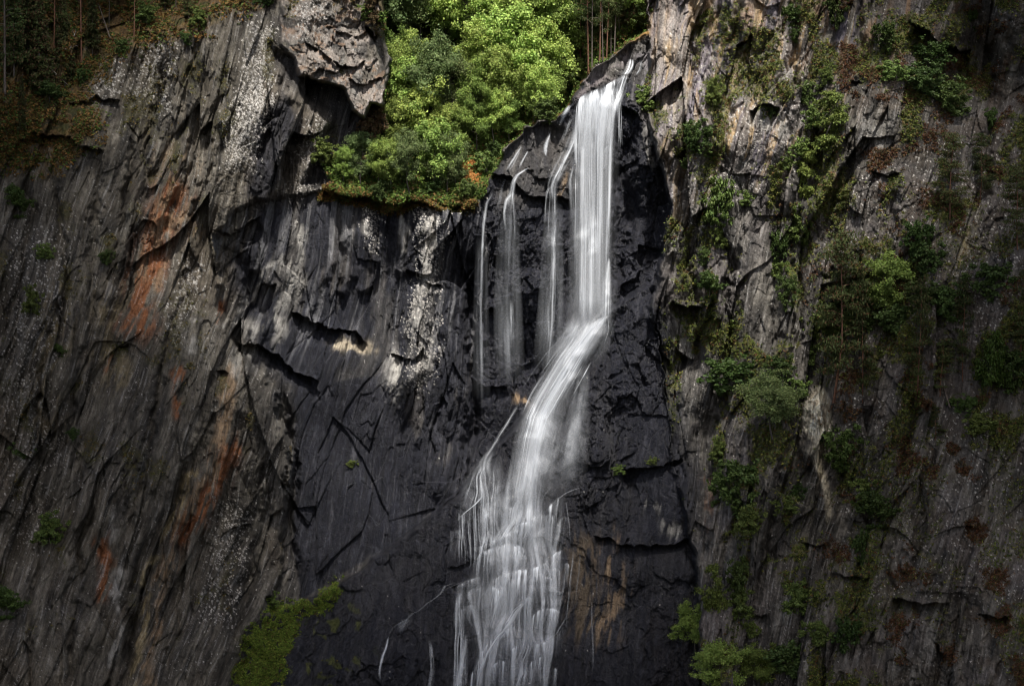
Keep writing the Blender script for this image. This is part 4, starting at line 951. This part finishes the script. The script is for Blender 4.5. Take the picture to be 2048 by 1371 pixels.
def pine_proto(seed, H=14., bare=.5, W=5., n_br=16, col_=(.038, .06, .018), nn=1.0, wall=False, dead=.0, mat=None):
    """tall bare trunk, flat plates of needles"""
    r = np.random.RandomState(seed); wd = Wood(); P, N = [], []
    o = -1.2 if wall else 0
    tr = [np.array((0, .8 if wall else 0, -.8)), np.array((0, 0, 0)), np.array((r.uniform(-.2, .2), o, H * .35)), np.array((r.uniform(-.35, .35), o, H * .7)), np.array((r.uniform(-.4, .4), o, H))]
    r0 = .0115 * H
    wd.tube(tr, [r0 * 1.15, r0, r0 * .8, r0 * .55, r0 * .12], 7)
    for i in range(n_br):
        h = bare + (1 - bare) * (i + r.rand()) / n_br; a = r.uniform(0, 6.28)
        tpos = np.array([np.interp(h, [0, .35, .7, 1], [p[k] for p in tr[1:]]) for k in range(3)])
        rad = W / 2 * (1.08 - .75 * (h - bare) / (1 - bare)) * r.uniform(.5, 1.1)
        e = tpos + np.array((math.cos(a) * rad, math.sin(a) * rad, rad * r.uniform(-.12, .35)))
        wd.tube([tpos, (tpos + e) / 2 + np.array((0, 0, .08 * rad)), e], [r0 * .28, r0 * .16, r0 * .05], 4)
        for q in range(3):
            c = tpos + (e - tpos) * r.uniform(.45, 1.05) + r.randn(3) * .2
            n = int(75 * nn); d = r.randn(n, 3) * np.array((.62, .62, .13)) * r.uniform(.7, 1.2)
            P.append(c + d); N.append(r.randn(n, 3) * .8 + np.array((0, -.3, .6)))
    for i in range(8):                                    # dead snags on the bare part
        h = r.uniform(.12, bare); a = r.uniform(0, 6.28); L = r.uniform(.4, 1.5)
        tpos = np.array([np.interp(h, [0, .35, .7, 1], [p[k] for p in tr[1:]]) for k in range(3)])
        wd.tube([tpos, tpos + np.array((math.cos(a) * L, math.sin(a) * L, -.15 * L))], [r0 * .14, r0 * .03], 3)
    P = np.concatenate(P); N = np.concatenate(N)
    return {"trunk": wd.mesh("trunk", mat or M_PINE), "crown": leaves_mesh("crown", P, N, .11, colours(len(P), r, col_, .4, (.10, .06, .025), .10 + dead), M_NEEDLE, r, 3.6), "H": H}
def spruce_proto(seed, H=12., W=4.6, col_=(.065, .09, .028), brown=.3, nn=1.0, bare=.12):
    r = np.random.RandomState(seed); wd = Wood(); P, N, D_ = [], [], []
    wd.tube([(0, .5, -.8), (0, 0, 0), (.1, -.4, H * .5), (0, -.4, H)], [.017 * H, .014 * H, .009 * H, .001 * H], 7)
    z = H * bare
    while z < H * .98:
        f = (z / H - bare) / (1 - bare); rad0 = W / 2 * (1 - f) ** .8 + .12
        for i in range(7):
            if r.rand() < .12: continue
            a = r.uniform(0, 6.28); rad = rad0 * r.uniform(.6, 1.12); dr = -.22 * rad
            b0 = np.array((0.05, -.4 * min(1, z / H * 2), z)); e = b0 + np.array((math.cos(a) * rad, math.sin(a) * rad, dr)); m_ = (b0 + e) / 2 + np.array((0, 0, -.06 * rad))
            wd.tube([b0, m_, e + np.array((0, 0, .1 * rad))], [.035, .02, .008], 3)
            n = int(46 * nn * rad + 8); t = r.rand(n, 1) ** .7
            side = np.cross((e - b0) / rad, (0, 0, 1.))
            P.append(b0 + (e - b0) * t + side * (r.randn(n, 1) * .17 * rad * (1.15 - t)) + np.array((0, 0, 1.)) * (r.randn(n, 1) * .05 - np.abs(r.randn(n, 1)) * .16))
            N.append(r.randn(n, 3) * .7 + np.array((0, -.4, .5)))
        z += .40 * (1 - .45 * f)
    P = np.concatenate(P); N = np.concatenate(N)
    return {"trunk": wd.mesh("trunk", M_SPRUCE), "crown": leaves_mesh("crown", P, N, .12, colours(len(P), r, col_, .4, (.115, .07, .035), brown), M_NEEDLE, r, 3.0), "H": H}

PR = {}
for i in range(4): PR["tree", i] = broad_proto(30 + i, "tree", GREEN, 10, 7.4, 1.5, .21)
for i in range(4): PR["ytree", i] = broad_proto(40 + i, "tree", YGREEN, 10, 7.2, 1.5, .22)
for i in range(3): PR["btree", i] = broad_proto(50 + i, "tree", BLGREEN, 10, 7.6, 1.7, .18)
for i in range(3): PR["bush", i] = broad_proto(60 + i, "bush", (.07, .11, .03), 4, 5.0, 2.2, .22)
for i in range(3): PR["ybush", i] = broad_proto(64 + i, "bush", (.125, .175, .045), 4, 5.2, 2.2, .24)
for i in range(3): PR["dbush", i] = broad_proto(70 + i, "bush", DKGREEN, 4, 4.6, 2.2, .20)
for i in range(2): PR["hang", i] = broad_proto(75 + i, "hang", (.14, .19, .045), 8, 4.6, 1.2, .24)
PR["weep", 0] = weeping_proto(80)
for i in range(4): PR["pine", i] = pine_proto(90 + i, 17., (.55, .3, .42, .35)[i], 5.5, 18, (.06, .09, .025), .6, mat=(M_PINE, M_SPRUCE, M_PINE, M_SPRUCE)[i])
for i in range(3): PR["wpine", i] = pine_proto(96 + i, 12., .16, 6.0, 26, (.065, .088, .028), 1.0, True, .1)
for i in range(3): PR["spruce", i] = spruce_proto(100 + i)
PR["bspruce", 0] = spruce_proto(110, 12, 5.0, (.085, .07, .032), .55)
NAMES = {"tree": ("deciduous_tree", "tree"), "ytree": ("deciduous_tree", "tree"), "btree": ("deciduous_tree", "tree"), "bush": ("shrub", "shrub"), "ybush": ("shrub", "shrub"), "dbush": ("shrub", "shrub"),
         "hang": ("birch_tree", "tree"), "weep": ("birch_tree", "tree"), "pine": ("pine_tree", "tree"), "wpine": ("pine_tree", "tree"), "spruce": ("spruce_tree", "tree"), "bspruce": ("spruce_tree", "tree")}
rp = random.Random(8)
def plant(kind, px, py, hpx, label, group=None, wide=1.0, lean=0.0, var=None):
    """plant of photo height hpx whose foot stands at (px, py) on the rock"""
    n_ = len([k for k in PR if k[0] == kind]); pr = PR[kind, (var if var is not None else rp.randrange(n_)) % n_]
    loc = on(px, py); s = hpx * PX * (CAM_D + loc.y) / CAM_D / pr["H"]
    nm, cat = NAMES[kind]
    root = thing(nm, label, cat, loc, group)
    root.scale = (s * wide * rp.choice((-1, 1)), s, s)
    root.rotation_euler = (0, lean, rp.uniform(-.5, .5))
    for part in ("trunk", "crown"):
        o = bpy.data.objects.new(part if kind not in ("bush", "ybush", "dbush") or part == "trunk" else "foliage", pr[part]); link(o, root)
    if nm == "shrub": root.children[0].name = "stem"
    return root

# the wood in the gully, back row to front row
ORD = ["first", "second", "third", "fourth", "fifth", "sixth", "seventh", "eighth", "ninth", "tenth", "eleventh", "twelfth", "thirteenth", "fourteenth"]
rows = [
    ("farthest row", [(795, 60, 170, "btree"), (835, 45, 160, "tree"), (880, 55, 160, "ytree"), (925, 40, 170, "ytree"), (968, 60, 160, "tree"), (1010, 50, 170, "tree"), (1055, 62, 150, "ytree"), (1098, 55, 170, "ytree"), (1150, 78, 120, "btree"), (1182, 62, 130, "ytree"), (1212, 92, 90, "btree"), (1240, 60, 110, "tree"), (1274, 35, 90, "ytree")]),
    ("second row from the back", [(800, 135, 170, "btree"), (845, 128, 155, "btree"), (893, 130, 125, "tree"), (940, 135, 150, "ytree"), (985, 128, 120, "ytree"), (1030, 140, 120, "tree"), (1080, 150, 140, "ytree"), (1118, 152, 140, "tree")]),
    ("third row from the back", [(785, 200, 110, "tree"), (822, 208, 120, "ytree"), (862, 205, 100, "btree"), (905, 212, 105, "tree"), (948, 205, 120, "ytree"), (990, 200, 125, "ytree"), (1035, 215, 140, "ytree"), (1078, 212, 120, "ytree")]),
    ("middle row", [(792, 262, 120, "tree"), (830, 265, 115, "ytree"), (868, 270, 125, "btree"), (905, 262, 115, "btree"), (945, 265, 100, "tree"), (982, 262, 110, "ytree"), (1022, 255, 100, "tree"), (1062, 250, 90, "ytree"), (1096, 232, 80, "ytree")]),
    ("row above the front one", [(800, 322, 95, "tree"), (840, 325, 110, "ytree"), (872, 328, 85, "ytree"), (915, 318, 90, "tree"), (955, 312, 85, "tree"), (990, 300, 90, "ytree"), (1020, 285, 70, "tree")]),
    ("front row on the brink", [(682, 368, 60, "tree"), (718, 372, 75, "btree"), (752, 380, 80, "tree"), (786, 385, 90, "tree"), (822, 388, 80, "btree"), (858, 392, 112, "ytree"), (892, 392, 90, "btree"), (908, 376, 60, "btree")]),
]
word = {"tree": "mid-green leafy tree", "ytree": "bright yellow-green leafy tree", "btree": "grey-green feathery tree"}
for rn, lst in rows:
    for i, (x, y, h, k) in enumerate(lst):
        plant(k, x + rp.uniform(-5, 5), y, h * rp.uniform(1.05, 1.4), f"{word[k]}, {ORD[i]} from the left, {rn}", "leafy trees in the gully beside the fall", wide=rp.uniform(.68, .92))
# tall pines beside the lip of the fall
for i, (x, y, h) in enumerate([(1161, 152, 265), (1171, 150, 200), (1177, 146, 280), (1184, 140, 240), (1199, 126, 290), (1206, 122, 200), (1213, 118, 250), (1222, 112, 190)]):
    plant("pine", x, y, h, f"tall pine with bare reddish trunk above the fall, {ORD[i]} of eight from the left", "pines above the lip of the fall", .55, rp.uniform(-.03, .03), i)
plant("pine", 1045, 60, 220, "lone pine trunk rising behind the yellow-green trees of the wood", None, .7, 0, 1)
plant("pine", 1143, 130, 240, "slender pine at the right edge of the leafy wood", None, .7, .02, 2)
plant("pine", 1229, 105, 210, "thin grey pine standing just left of the orange-capped boulder", None, .6, .03, 3)
plant("spruce", 1254, 60, 150, "dark spruce at the back of the cleft above the waterfall", None, .8)
plant("pine", 1297, 35, 120, "small pine standing on top of the sunlit right cliff edge", None, .5, 0, 0)
plant("bspruce", 744, 330, 195, "brown half-dead spruce in front of the overhanging block, left of the wood", None, 1.0)
plant("bspruce", 748, 60, 160, "brown dry spruce hanging by the upper left of the wood", None, .7)
plant("pine", 752, 84, 60, "thin bare dead stem beside the overhanging block", None, .3, 0, 2)
# birch stems and small bushes on the wood's right side
for (x, y, h, k, lb) in [(1120, 165, 60, "bush", "low green bush on the mossy boulder between wood and pines"), (1105, 195, 66, "ybush", "pale-leaved bush at the right edge of the wood above the chute"), (1143, 160, 40, "ybush", "small yellow-green bush at the foot of the first tall pine"), (1090, 245, 40, "bush", "small bush on the rim of the rounded rock"),
    (975, 350, 42, "ybush", "bright bush right of the orange slope patch"), (985, 318, 30, "bush", "small bush above the rubble beside the rounded rock"), (940, 395, 34, "ybush", "light green tuft-like bush hanging over the brink, under the front trees"), (765, 402, 34, "bush", "low bush hanging over the brink of the dark wall, left part"),
    (870, 404, 40, "dbush", "dark bush on the brink below the brightest front tree"), (700, 392, 30, "ybush", "small light bush at the left end of the wooded brink"), (650, 330, 40, "ybush", "yellow-green bush on the left shoulder beside the brown spruce"), (905, 330, 46, "ybush", "yellow-green bush among the lowest trees of the gully"),
    (735, 42, 30, "ybush", "small bright bush on top of the overhanging block"), (1286, 225, 38, "ybush", "light green bush just right of the main fall's crest"), (1292, 55, 44, "ybush", "yellow-green bush on the sunlit knob above the fall"), (1268, 66, 30, "bush", "dull green bush on the orange-capped boulder above the fall"), (532, 18, 44, "dbush", "dark green bush on the bare ridge at the top left of centre")]:
    plant(k, x, y, h, lb)

# right cliff
G_ = None
for (k, x, y, h, lb, wd_) in [
    ("dbush", 1586, 62, 48, "dark green bush in a notch near the top of the right cliff", 1.0), ("bush", 1585, 85, 26, "small bush just under the dark notch bush", .8),
    ("hang", 1650, 300, 112, "light green birch leaning from the right cliff, upper middle", 1.0), ("hang", 1612, 395, 90, "narrow light green birch hanging below the leaning one", .7),
    ("ybush", 1640, 262, 46, "bright leafy crown at the very tip of the leaning birch", 1.1), ("ybush", 1585, 318, 40, "yellow-green bush beside the leaning birch, on its left", 1.1), ("ybush", 1566, 340, 26, "low bush downhill left of the leaning birch", 1.2),
    ("dbush", 1393, 310, 62, "dark upright bush near the left edge of the right cliff", .8), ("ybush", 1415, 318, 24, "small bright tuft right of the dark upright bush", 1.2), ("ybush", 1375, 340, 30, "small bush below left of the dark upright bush", .8),
    ("ybush", 1425, 215, 44, "thin yellow-green bush in a crack high on the right cliff", .6), ("bush", 1545, 235, 30, "green bush inside the pale square niche", .8), ("ybush", 1648, 175, 34, "small bush above the leaning birch", .7), ("bush", 1612, 210, 40, "grey-green bush on the ledge left of the leaning birch", 1.0),
    ("bush", 1680, 60, 70, "long dull green growth down the crack near the top right", .5), ("dbush", 1770, 110, 60, "dark sparse bush beside the blocky overhang at top right", .7), ("dbush", 1945, 60, 40, "dark bush beside the deep black cleft at top right", 1.0),
    ("ybush", 1430, 455, 90, "yellow-green trailing plants on the upper left of the right cliff", .5), ("ybush", 1440, 500, 40, "small trailing bush under the yellow-green plants", .6), ("ybush", 1498, 415, 26, "small bright tuft on the purple slab", 1.0),
    ("dbush", 1555, 540, 70, "dark bush in the groove right of the smooth slab", .5), ("ybush", 1558, 556, 30, "bright round tuft in the groove right of the smooth slab", 1.0), ("bush", 1572, 620, 56, "long bush lower in the groove beside the smooth slab", .5), ("ybush", 1600, 490, 60, "sunlit bush right of the groove bushes", .6),
    ("dbush", 1420, 600, 50, "dark bush left of the smooth slab, half way down", .9), ("bush", 1412, 530, 30, "green bush above the dark mid-cliff bush", 1.0), ("dbush", 1420, 640, 46, "dark bush low beside the square notch", .7), ("ybush", 1462, 665, 34, "small bush at the foot of the smooth slab", .9),
    ("btree", 1545, 880, 120, "grey-green spreading hazel-like tree below the smooth slab", 1.25), ("dbush", 1460, 790, 66, "dark bush left of the grey-green spreading tree", 1.5), ("bush", 1560, 765, 44, "light bush above the grey-green spreading tree", 1.0), ("ybush", 1590, 800, 60, "yellow-green bush right above the grey-green spreading tree", .9),
    ("ybush", 1640, 680, 70, "bright bush left of the big dark pine", .9), ("ybush", 1692, 672, 36, "bright bush peeping right of the big dark pine", 1.2), ("ybush", 1628, 730, 40, "pale bush below left of the big dark pine", 1.2),
    ("tree", 1770, 650, 140, "dense bright green tree on the right ledge, largest leafy crown there", 1.0), ("bush", 1725, 655, 66, "bush under the left side of the dense bright tree", 1.0), ("bush", 1795, 668, 50, "bush under the right side of the dense bright tree", 1.3), ("bush", 1850, 560, 60, "sunlit bush uphill right of the dense bright tree", 1.0),
    ("dbush", 1835, 520, 70, "dark bush in the cleft above the dense bright tree", .8), ("bush", 1840, 620, 44, "low green bush downhill of the cleft", 1.5), ("bush", 1890, 640, 60, "dark green bush left of the weeping birch", 1.2),
    ("weep", 1972, 800, 145, "weeping birch with two tops near the right edge", .85), ("bush", 2020, 780, 70, "bush right of the weeping birch at the frame edge", 1.0), ("bush", 1985, 600, 60, "bush on the rubble above the weeping birch", 1.2),
    ("dbush", 1692, 955, 92, "dense dark green bush below the pale folded rock", .9), ("ybush", 1735, 1010, 50, "dull olive bush hanging below the dense dark one", 1.4), ("dbush", 1750, 1060, 70, "brown-green trailing bush beside the straight rock edge", 1.0),
    ("bush", 1480, 1030, 90, "light grey-green bush on the lower middle of the right cliff", .8), ("ybush", 1495, 1070, 46, "small bright bush below the light grey-green one", 1.0), ("ybush", 1565, 1030, 30, "flat bush on the ledge right of the grey-green bush", 1.6), ("dbush", 1432, 1010, 60, "dark ivy-like bush in the long groove near the fall side", .5),
    ("ybush", 1438, 925, 40, "small bush high in the long groove near the fall side", .7), ("bush", 1725, 1130, 60, "upright green bush beside the blocky ribs", .5), ("dbush", 1600, 1000, 30, "dark bush in the rock fold right of centre", 1.0),
    ("hang", 1425, 1215, 90, "wispy birch on the lower left corner of the right cliff", .9), ("tree", 1392, 1310, 100, "grey-green tree against the dark slab near the bottom", .9), ("bush", 1475, 1190, 60, "bush right of the wispy birch", .7), ("ybush", 1475, 1240, 50, "bright bush below right of the wispy birch", .9),
    ("tree", 1432, 1400, 110, "bright broad-leaved bush cut by the bottom edge, left one", 1.3), ("tree", 1518, 1392, 90, "bright broad-leaved bush at the bottom edge, right one", 1.0), ("ybush", 1500, 1275, 30, "small vivid bush on the dark recess near the bottom", 1.0), ("ybush", 1600, 1230, 50, "yellow-green bush near the bottom right of the tilted rib", 1.0),
    ("ybush", 1630, 1290, 44, "olive bush on the low slope beside the tilted rib", 1.0), ("bush", 1590, 1350, 60, "sprawling bush low on the slope near the bottom", 1.3), ("dbush", 1695, 1310, 70, "dark bush in the bottom groove", .7), ("ybush", 1545, 1330, 40, "small bush between the two bright bottom bushes and the slope", .8),
    ("dbush", 1862, 150, 60, "dark drooping bush under the cleft at the top right", 1.2), ("bush", 1850, 190, 50, "olive bush on the sloping ledge at the top right", 1.4), ("ybush", 1795, 165, 40, "yellowish bush at the start of the sloping ledge", 1.2), ("bush", 1905, 230, 60, "bush low on the sloping ledge under the cleft", 1.2),
    ("bush", 1980, 260, 34, "small bush beside the upper right rock edge", .8), ("dbush", 1930, 840, 44, "dark bush below the weeping birch", 1.2), ("ybush", 1975, 870, 40, "yellowish heath bush below the weeping birch", 1.8)]:
    plant(k, x, y, h, lb, G_, wd_)
for (x, y, h, lb, wd_, ln) in [(1668, 800, 330, "big dark pine standing in front of the right cliff", .62, 0), (1725, 800, 250, "second dark pine close right of the big one", .5, .03), (1880, 790, 110, "low spreading pine above the leaning bare log", 1.5, 0), (1900, 440, 170, "dark pine on the upper right wall under the sloping ledge", .9, .05), (1960, 400, 130, "small pine right of the upper wall pine", .8, -.04),
    (2035, 500, 160, "dark pine at the right frame edge, upper half", .9, 0), (1835, 780, 220, "thin pine on the slope left of the weeping birch", .55, 0), (1925, 760, 200, "thin dark pine just left of the weeping birch", .5, .04), (2040, 720, 180, "dark pine at the right frame edge, behind the weeping birch", .8, 0), (1690, 420, 90, "small pine on the brown heath of the right wall", .6, 0),
    (1870, 880, 70, "stunted pine on the rocks below the spreading pine", 1.1, 0)]:
    plant("wpine", x, y, h, lb, None, wd_, ln)

# top left slope
for i, (x, y, h, k) in enumerate([(10, 190, 330, "pine"), (28, 150, 250, "spruce"), (55, 165, 260, "spruce"), (82, 190, 250, "spruce"), (108, 130, 220, "pine"), (130, 175, 200, "spruce"), (163, 125, 260, "pine"), (185, 110, 170, "spruce"), (218, 60, 160, "pine"), (268, 80, 190, "pine"), (330, 20, 130, "spruce"), (378, 40, 120, "spruce"), (45, 270, 120, "spruce"), (92, 262, 90, "spruce"), (352, 15, 120, "pine")]):
    plant(k, x, y, h, f"dark conifer, orange slope at top left, {['leftmost', 'second from the left', 'fourth from the left', 'fifth from the left', 'with a bare trunk, seventh from the left', 'eighth from the left', 'tall, with a bare trunk in mid slope', 'just right of the tall bare trunk', 'small and thin near the leaning dead stem', 'with its trunk ending at the rock rim', 'above the green bushes of the rim', 'farthest right, by the bare ridge', 'lowest, beneath the leftmost one', 'low, beside the long fallen log', 'thin, between the rim conifers'][i]}", None, rp.uniform(.5, .75))
for (k, x, y, h, lb, wd_) in [("ybush", 296, 50, 34, "bright green bush on the rim at the top left", 1.2), ("ybush", 398, 55, 30, "light green bush right of the rim bushes, by the bare ridge", 1.0), ("bush", 372, 90, 22, "small bush in the rock step below the rim", 1.0), ("dbush", 168, 170, 30, "dark bush at the lower edge of the orange slope", .8), ("bush", 245, 108, 24, "dull bush under the rim, above lichen-flecked rock", 1.2),
    ("dbush", 100, 210, 40, "dark bush on the lower left end of the orange slope", 1.4), ("dbush", 40, 440, 60, "dark bush on the far left rock, upper half", .8), ("ybush", 95, 520, 30, "yellowish tuft on the far left rock", 1.0), ("ybush", 65, 630, 44, "yellow-brown tuft hanging on the far left wall", .7), ("dbush", 120, 715, 24, "dark tuft on the far left wall, half way down", 1.0), ("bush", 215, 530, 26, "small green bush on the ledge left of the rust streak", 1.0),
    ("bush", 50, 915, 26, "flat green bush at the left frame edge, lower half", 1.5), ("ybush", 100, 1090, 50, "yellow-brown bush on the lower far left wall", 1.0), ("dbush", 12, 1240, 60, "dark bush at the left frame edge near the bottom", 1.0), ("bush", 150, 880, 22, "small bush left of the curved tan rib", .9), ("ybush", 705, 935, 14, "tiny yellow-green tuft alone on the dark smooth wall", 1.2), ("ybush", 540, 1215, 26, "small tuft at the foot of the cliff above the moss", 1.0),
    ("ybush", 752, 418, 26, "small bright tuft just under the brink", .8), ("ybush", 1235, 950, 16, "small tuft on the thin ledge right of the apron", 1.4), ("ybush", 1300, 930, 16, "small tuft on the thin ledge nearer the right cliff", 1.2)]:
    plant(k, x, y, h, lb, None, wd_)

# dead wood
def log(p, q, rad, label, name="fallen_log", bow=.0, mat=None):
    a = on(*p, .35); c = on(*q, .35)
    wd = Wood(); m_ = (a + c) / 2 + Vector((0, -.1, bow))
    ts = [a.lerp(m_, .5), c.lerp(m_, .5)]
    wd.tube([a - a, ts[0] - a, m_ - a, ts[1] - a, c - a], [rad, rad * .95, rad * .8, rad * .6, rad * .3], 6)
    r = random.Random(int(p[0]))
    for i in range(5):
        t = r.uniform(.3, .95); s_ = a.lerp(c, t) - a
        wd.tube([s_, s_ + Vector((r.uniform(-.6, .6), -.2, r.uniform(-.2, .7)))], [rad * .35, rad * .1], 4)
    o = link(bpy.data.objects.new(name, wd.mesh(name, mat or M_DEAD))); o.location = a
    o["label"] = label; o["category"] = "log" if name == "fallen_log" else "dead tree"
log((75, 112), (138, 172), .10, "long pale fallen trunk across the lower top-left slope"); log((34, 75), (60, 100), .08, "short pale fallen trunk on the top-left slope, left of the long one")
log((130, 99), (158, 90), .08, "short bleached log lying nearly level on the top-left slope"); log((148, 72), (152, 62), .06, "broken bleached stub in the middle of the top-left slope")
log((221, 78), (197, 8), .10, "leaning dead stem at the rim of the top-left slope", "dead_tree", 0, M_SPRUCE); log((1900, 815), (1876, 735), .12, "leaning bare log below the low spreading pine", "dead_tree", 0, M_SPRUCE)

# ------------------------------------------------------------------ low growth nobody could count
def scatter(name, maskf, n, size, cols, seed, up=.7, blades=6, out=.12, tall=1.0):
    r = np.random.RandomState(seed)
    w = np.clip(maskf, 0, 1) * (X > -80) * (X < 2130) * (Y > -80) * (Y < 1450)
    fl = np.cumsum(w.ravel().astype(np.float64)); k = np.searchsorted(fl, r.rand(n) * fl[-1])
    px = X.ravel()[k] + r.uniform(-1, 1, n); py = Y.ravel()[k] + r.uniform(-1, 1, n); d = D.ravel()[k] - out
    c = np.stack(world_of(px, py, d), -1)
    sz = size * r.uniform(.5, 1.5, n)
    P = np.repeat(c, blades, 0) + r.randn(n * blades, 3) * np.repeat(sz, blades)[:, None] * np.array((.6, .35, .45 * tall))
    N = r.randn(n * blades, 3) * .6 + np.array((0, -.5, up))
    pick = r.choice(len(cols), n, p=[q[1] for q in cols]); cc = np.array([q[0] for q in cols])[pick] * r.uniform(.6, 1.4, (n, 1))
    cc = np.repeat(cc, blades, 0) * r.uniform(.75, 1.3, (n * blades, 1))
    o = link(bpy.data.objects.new(name, leaves_mesh(name, P, N, size * .75, cc, M_COVER, r, 1.8))); o["kind"] = "stuff"
ORP = poly(XW, YW, [(900, 310), (960, 315), (970, 335), (945, 365), (925, 360)], 8)
scatter("orange_litter", ORP, 1200, .16, [((.5, .23, .07), .7), ((.35, .2, .06), .3)], 9)
scatter("undergrowth", g2 * (Y > 20) * (1 - ORP), 26000, .26, [((.10, .16, .03), .45), ((.06, .10, .02), .3), ((.16, .10, .035), .15), ((.15, .2, .04), .1)], 1)
scatter("heath", tl * (fbm(X / 30, Y / 20, 901, 3) > -.25), 15000, .24, [((.20, .11, .035), .36), ((.17, .12, .04), .2), ((.09, .13, .03), .34), ((.11, .08, .04), .1)], 2)
scatter("cliff_grass", gr * (Y > -50), 26000, .17, [((.11, .14, .03), .4), ((.17, .17, .04), .25), ((.06, .08, .02), .25), ((.13, .07, .03), .1)], 3)
scatter("heather", red, 9000, .16, [((.11, .05, .025), .6), ((.07, .06, .025), .25), ((.15, .09, .04), .15)], 4)
scatter("moss", mossy, 16000, .13, [((.14, .21, .03), .45), ((.21, .26, .045), .25), ((.05, .08, .015), .18), ((.13, .09, .03), .12)], 5, out=.05)
scatter("dry_grass", poly(XW, YW, [(640, 375), (800, 398), (960, 385), (950, 408), (800, 425), (640, 398)], 6) * (n3 > -.3), 5000, .16, [((.22, .12, .04), .5), ((.12, .12, .03), .5)], 6)
scatter("tufts", np.clip(lg + .25 * mp2 + .5 * poly(XW, YW, [(720, 400), (960, 400), (940, 420), (730, 425)], 6), 0, 1) * (n3 > .1), 2600, .13, [((.10, .10, .03), .6), ((.17, .12, .04), .4)], 7)
for o_ in bpy.data.objects:
    if o_.parent is None and "label" in o_ and len(o_["label"].replace("-", " ").split()) > 16: print("LONG", o_.name, o_["label"])
